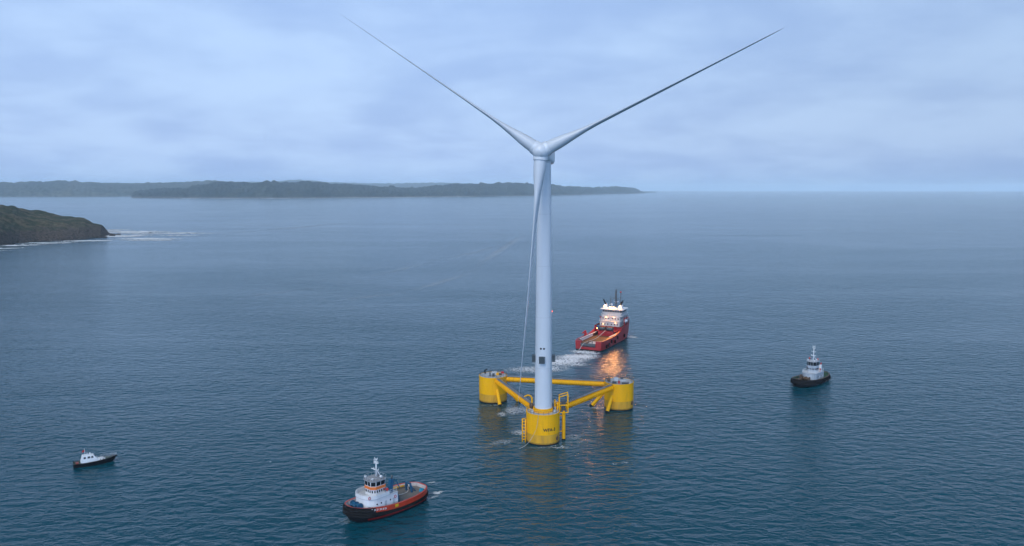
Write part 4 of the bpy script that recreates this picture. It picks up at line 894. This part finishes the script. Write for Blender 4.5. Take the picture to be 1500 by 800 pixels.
m = MB(); m.box((1.3, -3.4, zm+.12), (9.0, 1.2, zm+.2)); m.build('steel_deck_plate', M['lgrey'], ah)
m = MB(); 
for sg in (-1, 1): m.tube([(3.2, sg*1.1, zm), (3.2, sg*1.1, zm+1.3)], .22, 10)
m.build('towing_pins', M['dgrey'], ah)
# winch house and casings under the bridge
m = MB(); m.box((xb-3.5, -4.6, zm+.1), (xb-.1, 4.6, zm+2.6)); m.box((xb-2.6, -6.2, zm+2.6), (xb+.8, 6.2, zm+3.1)); m.build('winch_house', M['red'], ah)
for y_ in (-2.3, 2.3):
    m = MB(); m.tube([(xb-2.6, y_-1.7, zm+4.2), (xb-2.6, y_+1.7, zm+4.2)], 1.0, 16)
    for s2 in (-1, 1): m.tube([(xb-2.6, y_+s2*1.7-.1, zm+4.2), (xb-2.6, y_+s2*1.7+.1, zm+4.2)], 1.45, 16)
    m.build('anchor_winch', M['dgrey'], ah)
zf = 7.6
def tier(x0, x1, hw, za, zb, name, mat, r=2.2): m = MB(); m.prism(rounded_front(x0, x1, hw, r, 5), za, zb); return m.build(name, mat, ah, bevel=.06)
T1 = tier(34, 53, 6.0, zf-.2, 10.9, 'lower_accommodation', M['shipwhite']); T2 = tier(35.5, 51.5, 5.6, 10.9, 13.6, 'upper_accommodation', M['shipwhite'])
m = MB(); m.prism(rounded_front(33.6, 53.3, 6.4, 2.4, 5), 10.9, 11.02); m.build('tier_deck', M['lgrey'], T1)
T3 = tier(38, 47.5, 5.4, 13.6, 15.0, 'bridge_base', M['shipwhite']); 
m = MB(); m.prism(rounded_front(36.5, 49.5, 6.6, 2.6, 5), 13.6, 13.72); m.build('bridge_deck', M['lgrey'], T2)
WB = MB(); WB.prism(rounded_front(38, 48.2, 6.0, 3.0, 5), 15.0, 17.3); WB = WB.build('wheelhouse', M['shipwhite'], ah)
for (a, b, nwn) in (((38, 6.0), (38, -6.0), 8), ((38, -6.0), (45, -6.0), 5), ((45, 6.0), (38, 6.0), 5)):
    windows_row(WB, None, ((a[0], a[1], 0), (b[0], b[1], 0)), 15.75, 16.75, nwn, .3)
for (a, b, nwn) in (((45.9, -5.9), (47.9, -3.6), 2), ((48.2, -3.0), (48.2, 3.0), 5), ((47.9, 3.6), (45.9, 5.9), 2)): windows_row(WB, None, ((a[0], a[1], 0), (b[0], b[1], 0)), 15.75, 16.75, nwn, .25, off=.08)
m = MB(); m.prism(rounded_front(37.0, 49.0, 6.9, 3.0, 5), 17.3, 17.6); rf = m.build('bridge_roof', M['white'], WB)
for t_, x_, hw_, zw in ((T1, 34, 6.0, 8.9), (T2, 35.5, 5.6, 12.0)):
    for i, y_ in enumerate((-4.6, -2.9, -1.2, 1.2, 2.9, 4.6)):
        m = MB(); m.box((x_-.04, y_-.35, zw), (x_+.05, y_+.35, zw+.7)); m.build('window', M['glass'], t_)
    for sg in (-1, 1):
        for X in (38, 41, 44, 47): m = MB(); m.box((X-.35, sg*hw_-.04, zw), (X+.35, sg*hw_+.04, zw+.65)); m.build('window', M['glass'], t_)
r = MB(); railing(r, [(33.8, -6.2, 11.02), (33.8, 6.2, 11.02)], 1.1, 1.2, .045); railing(r, [(36.7, 6.3, 13.72), (36.7, -6.3, 13.72)], 1.1, 1.2, .045); railing(r, [(37.2, 6.6, 17.6), (37.2, -6.6, 17.6)], 1.0, 1.2, .045)
for sg in (-1, 1): railing(r, [(33.8, sg*6.2, 11.02), (50, sg*6.2, 11.02)], 1.1, 1.5, .045); railing(r, [(36.7, sg*6.3, 13.72), (46.5, sg*6.3, 13.72)], 1.1, 1.5, .045)
r.build('railing', M['white'], ah)
for sg in (-1, 1):                         # funnels with splayed exhausts
    m = MB(); m.box((38.6, sg*4.6-1.0, 17.6), (41.6, sg*4.6+1.0, 20.0), 0, (.8, .85)); fu = m.build('funnel', M['white'], ah, bevel=.1)
    k = MB(); k.tube([(40, sg*4.6, 19.9), (39.6, sg*6.0, 22.8)], [.42, .34], 10); k.tube([(39.4, sg*4.3, 19.9), (39.0, sg*5.2, 22.0)], .3, 10); k.build('exhaust_pipe', M['black'], fu)
m = MB()
for a, b in ((-.5, -.5), (.5, -.5), (.5, .5), (-.5, .5)): m.tube([(44.5+a, b, 17.6), (44.5+a*.35, b*.35, 28.3)], .13, 6)
for i in range(8):
    z_ = 18.6+i*1.3; s_ = 1-.65*(z_-17.6)/10.7; m.tube([(44.5+a*.5*s_, b*.5*s_, z_+dz) for a, b, dz in ((-1, -1, 0), (1, -1, .5), (1, 1, 0), (-1, 1, .5))], .09, 5, closed=True)
m.bar((44.5, -2.2, 23.0), (44.5, 2.2, 23.0), .2); m.tube([(44.5, 0, 28), (44.5, 0, 29.3)], .08, 6); mm = m.build('main_mast', M['dgrey'], ah)
k = MB(); k.bar((45.4, -1.3, 21), (45.4, 1.3, 21), .25, .2); k.bar((44.5, 0, 20.8), (45.5, 0, 20.8), .3); k.build('radar', M['white'], mm)
m = MB(); m.tube([(42.5, -3.6, 17.6), (42.5, -3.6, 27)], .2, 8); m.bar((42.5, -4.2, 24), (42.5, -3, 24), .15); m2 = m.build('signal_mast', M['dgrey'], ah); k = MB(); k.ball((42.5, -3.6, 27.2), .5, 10); k.build('mast_top', M['redm'], m2)
m = MB(); m.tube([(42.8, 2.6, 17.6), (42.8, 2.6, 23.4)], .24, 8); m.ball((42.8, 2.6, 24.4), .32, 8); m.build('aerial_mast', M['dgrey'], ah)
m = MB(); m.ball((46.5, 3.6, 18.8), .95, 14); m.tube([(46.5, 3.6, 17.5), (46.5, 3.6, 18.2)], .3, 8); m.build('radome', M['white'], ah)
# davits: one each side, the starboard one with a rescue boat
for sg in (-1, 1):
    m = MB(); Y = sg*7.2
    for X in (39.0, 43.5): m.bar((X, Y, 7.6), (X, Y*.98, 12.3), .5); m.bar((X, Y*.98, 12.2), (X, Y+sg*.9, 12.7), .45)
    m.bar((39, Y*.98, 12.3), (43.5, Y*.98, 12.3), .4); m.build('boat_davit', M['red'], ah)
def rescue_boat(loc, mat, label):
    m = MB(); rings_ = []
    for u in [i/10 for i in range(11)]:
        X = -2.3+4.6*u; w = 1.0*(1-abs(2*u-1)**3)**.6+.05; rings_.append([(X, w*cos(t), .55*sin(t)*(1 if sin(t) > 0 else 1.3)+.2*abs(2*u-1)**2) for t in [2*pi*j/14 for j in range(14)]])
    m.rings(rings_, 0, True, True, sm=True); m.box((-.4, -.45, .5), (.9, .45, 1.2)); o = m.build('rescue_boat', mat, None, label=label, cat='rescue boat', group='rescue boats on the red ship'); o.location = world_of(ah, loc); o.rotation_euler.z = aH
rescue_boat((41.2, -7.0, 10.6), M['white'], 'white rescue boat in the starboard davit of the red ship')
rescue_boat((41.2, 7.0, 10.6), M['redm'], 'red rescue boat in the port davit of the red ship')
m = MB(); m.tube([(15.5, 7.7, 5.2), (15.5, 7.7, 8.0)], .5, 12); m.bar((15.5, 7.7, 7.8), (11.0, 7.7, 7.2), .5); m.box((14.9, 7.1, 5.2), (16.2, 8.3, 6.8)); m.build('deck_crane', M['redm'], ah)
for X, z_ in ((6, 1.9), (10, 2.1), (14, 3.2), (20, 2.2), (24, 3.8), (36, 3.0)):
    for sg in (-1, 1): m = MB(); m.tube([(X+.75*cos(t), sg*(BA/2+.22), z_+.75*sin(t)) for t in [2*pi*i/16 for i in range(16)]], .3, 8, closed=True); m.build('tyre_fender', M['rubber'], ah)
m = MB(); m.box((30.6, 5.2, zm+2.6), (32.0, 6.6, zm+5.4)); m.build('vent_trunk', M['blue'], ah)
# floodlights: the lit lamps of the photograph
LAMP = emis('lamp_glass', (1.0, .55, .18), 9); LAMP2 = emis('lamp_glass_small', (1.0, .55, .2), 6)
def flood(loc, e, r=.35, vis=.3, mat=LAMP, col=(1, .38, .09)):
    m = MB(); m.box((loc[0]-.05, loc[1]-vis, loc[2]-vis*.7), (loc[0]+.35, loc[1]+vis, loc[2]+vis*.7)); f = m.build('floodlight', M['white'], ah)
    k = MB(); k.box((loc[0]-.12, loc[1]-vis*.85, loc[2]-vis*.55), (loc[0]-.055, loc[1]+vis*.85, loc[2]+vis*.55)); k.build('lamp_glass', mat, f)
    if e:
        ld_ = bpy.data.lights.new('floodlight_beam', 'SPOT'); ld_.energy = e; ld_.shadow_soft_size = r; ld_.color = col; ld_.spot_size = radians(125); ld_.spot_blend = .6
        lo_ = bpy.data.objects.new('floodlight_beam', ld_); COL.objects.link(lo_); lo_.parent = ah; lo_.location = (loc[0]-.5, loc[1], loc[2])
        lo_.rotation_euler = V((1, 0, .42)).to_track_quat('Z', 'Y').to_euler()
        gd_ = bpy.data.lights.new('floodlight_glow', 'POINT'); gd_.energy = min(420, e*.10+40); gd_.color = (1, .42, .10); gd_.shadow_soft_size = .3
        go_ = bpy.data.objects.new('floodlight_glow', gd_); COL.objects.link(go_); go_.parent = ah; go_.location = (loc[0]-.7, loc[1], loc[2]+.1)
flood((37.4, 0.9, 18.4), 4200, vis=.75); flood((37.4, -1.2, 18.4), 4200, vis=.75); flood((38.2, 4.6, 18.9), 2000, vis=.55); flood((38.2, -4.7, 19.0), 3500, vis=.6)
flood((37.0, -2.6, 18.2), 0, vis=.4); flood((37.0, 2.8, 18.2), 0, vis=.4)
flood((35.2, 2.6, 13.0), 450, vis=.35, mat=LAMP2); flood((35.2, -2.2, 13.2), 350, vis=.3, mat=LAMP2); flood((33.7, -3.6, 10.2), 250, vis=.3, mat=LAMP2); flood((33.7, 3.9, 9.2), 200, vis=.25, mat=LAMP2)
flood((27.6, 5.3, 7.6), 420, vis=.3, mat=LAMP2)
rope('tow_cable', [world_of(ah, p) for p in ((27, 0, zm+3.4), (14, .6, zm+1.1), (3.2, 1.6, zm+1.0), (-.7, 2.6, zm+.3), (-4, 3.6, .9), (-9, 5.2, -1.5))], .14, M['rope'], 'pale towing cable running over the stern of the red ship')

# mooring line from the front column into the water
rope('mooring_line', [(9.0, CF.y-5.5, H_C+.3), (8.9, CF.y-6.0, H_C-.6), (8.2, CF.y-6.3, 6.2), (6.4, CF.y-6.6, 2.6), (4.2, CF.y-7.4, .5), (1.4, CF.y-8.6, -.2), (-6.0, CF.y-10.5, -1.6)], .055, M['rope'], 'thin pale line hanging from the front column into the water')

# ------------------------------------------------------------------ foam and surf
fm = foam_material('fresh_foam', .36, (1, 1.2), .3, .12, .16, 1.0)
fm_soft = foam_material('thin_foam', .45, (.7, 1.2), .2, .42, .2, .75)
c0 = world_of(ah, (-5, 0, 0))
foam('wake_foam', fm, [
    (*world_of(ah, (-5, 0, 0)).xy, 9.5, 5.5, aH+pi/2, .95), fp(845, 523, 14, 9, .25, 1.1), fp(822, 530, 17, 10, .4, 1.0), fp(838, 534, 10, 6, 0, .6), fp(795, 541, 16, 9, .3, .65), fp(768, 541, 12, 7, .2, .45), fp(922, 493, 4.0, 7.0, .5, .9)], .8, .03, 'churned white wake behind the stern of the red ship')
foam('column_foam', fm_soft, [fp(757, 601, 7, 9, 0, .9), fp(735, 607, 3, 5, 0, .8), fp(762, 634, 4.5, 5, .5, .8), fp(735, 648, 8, 4, .5, .55), fp(707, 655, 6, 2, .2, .45), fp(818, 655, 5, 3, 0, .7), fp(838, 640, 6, 5, 0, .5),
     fp(795, 656, 8, 1.6, 0, .45), fp(723, 594, 7, 2.2, 0, .5), fp(880, 598, 8, 3, 0, .6), fp(850, 648, 9, 4, .1, .4)], .6, .035, 'thin foam round the yellow columns')
foam('tug_foam', fm_soft, [fp(641, 722, 2.6, 1.8, .5, 1.0), fp(632, 707, 2.2, .8, .4, .8), fp(633, 729, 3.2, 1.0, .7, .8), fp(505, 764, 3, 2.5, .9, .4), fp(396, 677, .5, .5, 0, 1.0), fp(915, 678, 2, 1.5, 0, .6), fp(900, 680, 1.5, 1, 0, .6)], .3, .04, 'small streaks of foam beside the orange tug')
sm_ = foam_material('surf', .028, (.8, 1.5), .15, .08, .16, 1.0)
foam('shore_surf', sm_, [fp(190, 340, 95, 60, 0, .8), fp(215, 350, 70, 30, 0, .8), fp(240, 342, 110, 40, 0, .55), fp(228, 352.0, 45, 14, .1, .8), fp(175, 346, 60, 40, 0, .95), fp(275, 341, 40, 18, .1, .6), fp(262, 345, 45, 14, 0, .75), fp(205, 345, 30, 40, .3, .8), fp(200, 352, 30, 14, .2, .7), fp(120, 353, 60, 20, .1, .9), fp(70, 356, 50, 24, .1, .95), fp(30, 359.5, 40, 22, .3, 1.0), fp(0, 364, 40, 14, .3, .9), fp(-60, 368, 80, 14, .2, .9), fp(158, 338, 40, 70, 0, .7)], 5, .25, 'white surf breaking round the point of the headland')
fsm = foam_material('far_surf', .006, (.5, 1), 0, .0, .3, 1.0)
cb = [(193, 290.2), (400, 290.6), (560, 289.4), (700, 288), (800, 286.6), (900, 284.2), (945, 283.2)]
pts = [(q, interp(cb, q)+.25) for q in (280, 340, 400, 445, 475, 530, 570, 600, 640, 680, 740, 770, 830, 860, 890, 915, 935)]
foam('far_surf', fsm, [fp(a, b, random.uniform(120, 320), 130, 0, random.uniform(.5, .95)) for a, b in pts], 40, .8, 'line of surf along the foot of the wooded coast')
slick = foam_material('drift_line', .05, (.6, 1.5), .1, .55, .35, .32)
def streak(px0, py0, px1, py1, w, pk):
    a, b = at(px0, py0), at(px1, py1); c_ = (a+b)/2; d_ = b-a; return (c_.x, c_.y, d_.length/2, w, atan2(d_.y, d_.x), pk)
foam('drift_lines', slick, [streak(470, 443, 600, 428, 5, .9), streak(590, 430, 690, 400, 6, 1.0), streak(680, 402, 770, 342, 9, .95), streak(530, 408, 640, 382, 6, .8), streak(640, 384, 740, 358, 7, .8), streak(345, 436, 480, 420, 5, .7), streak(300, 345, 520, 326, 20, .9), streak(1010, 345, 1200, 345, 20, .5)], 6, .045, 'faint pale drift lines on the open water')
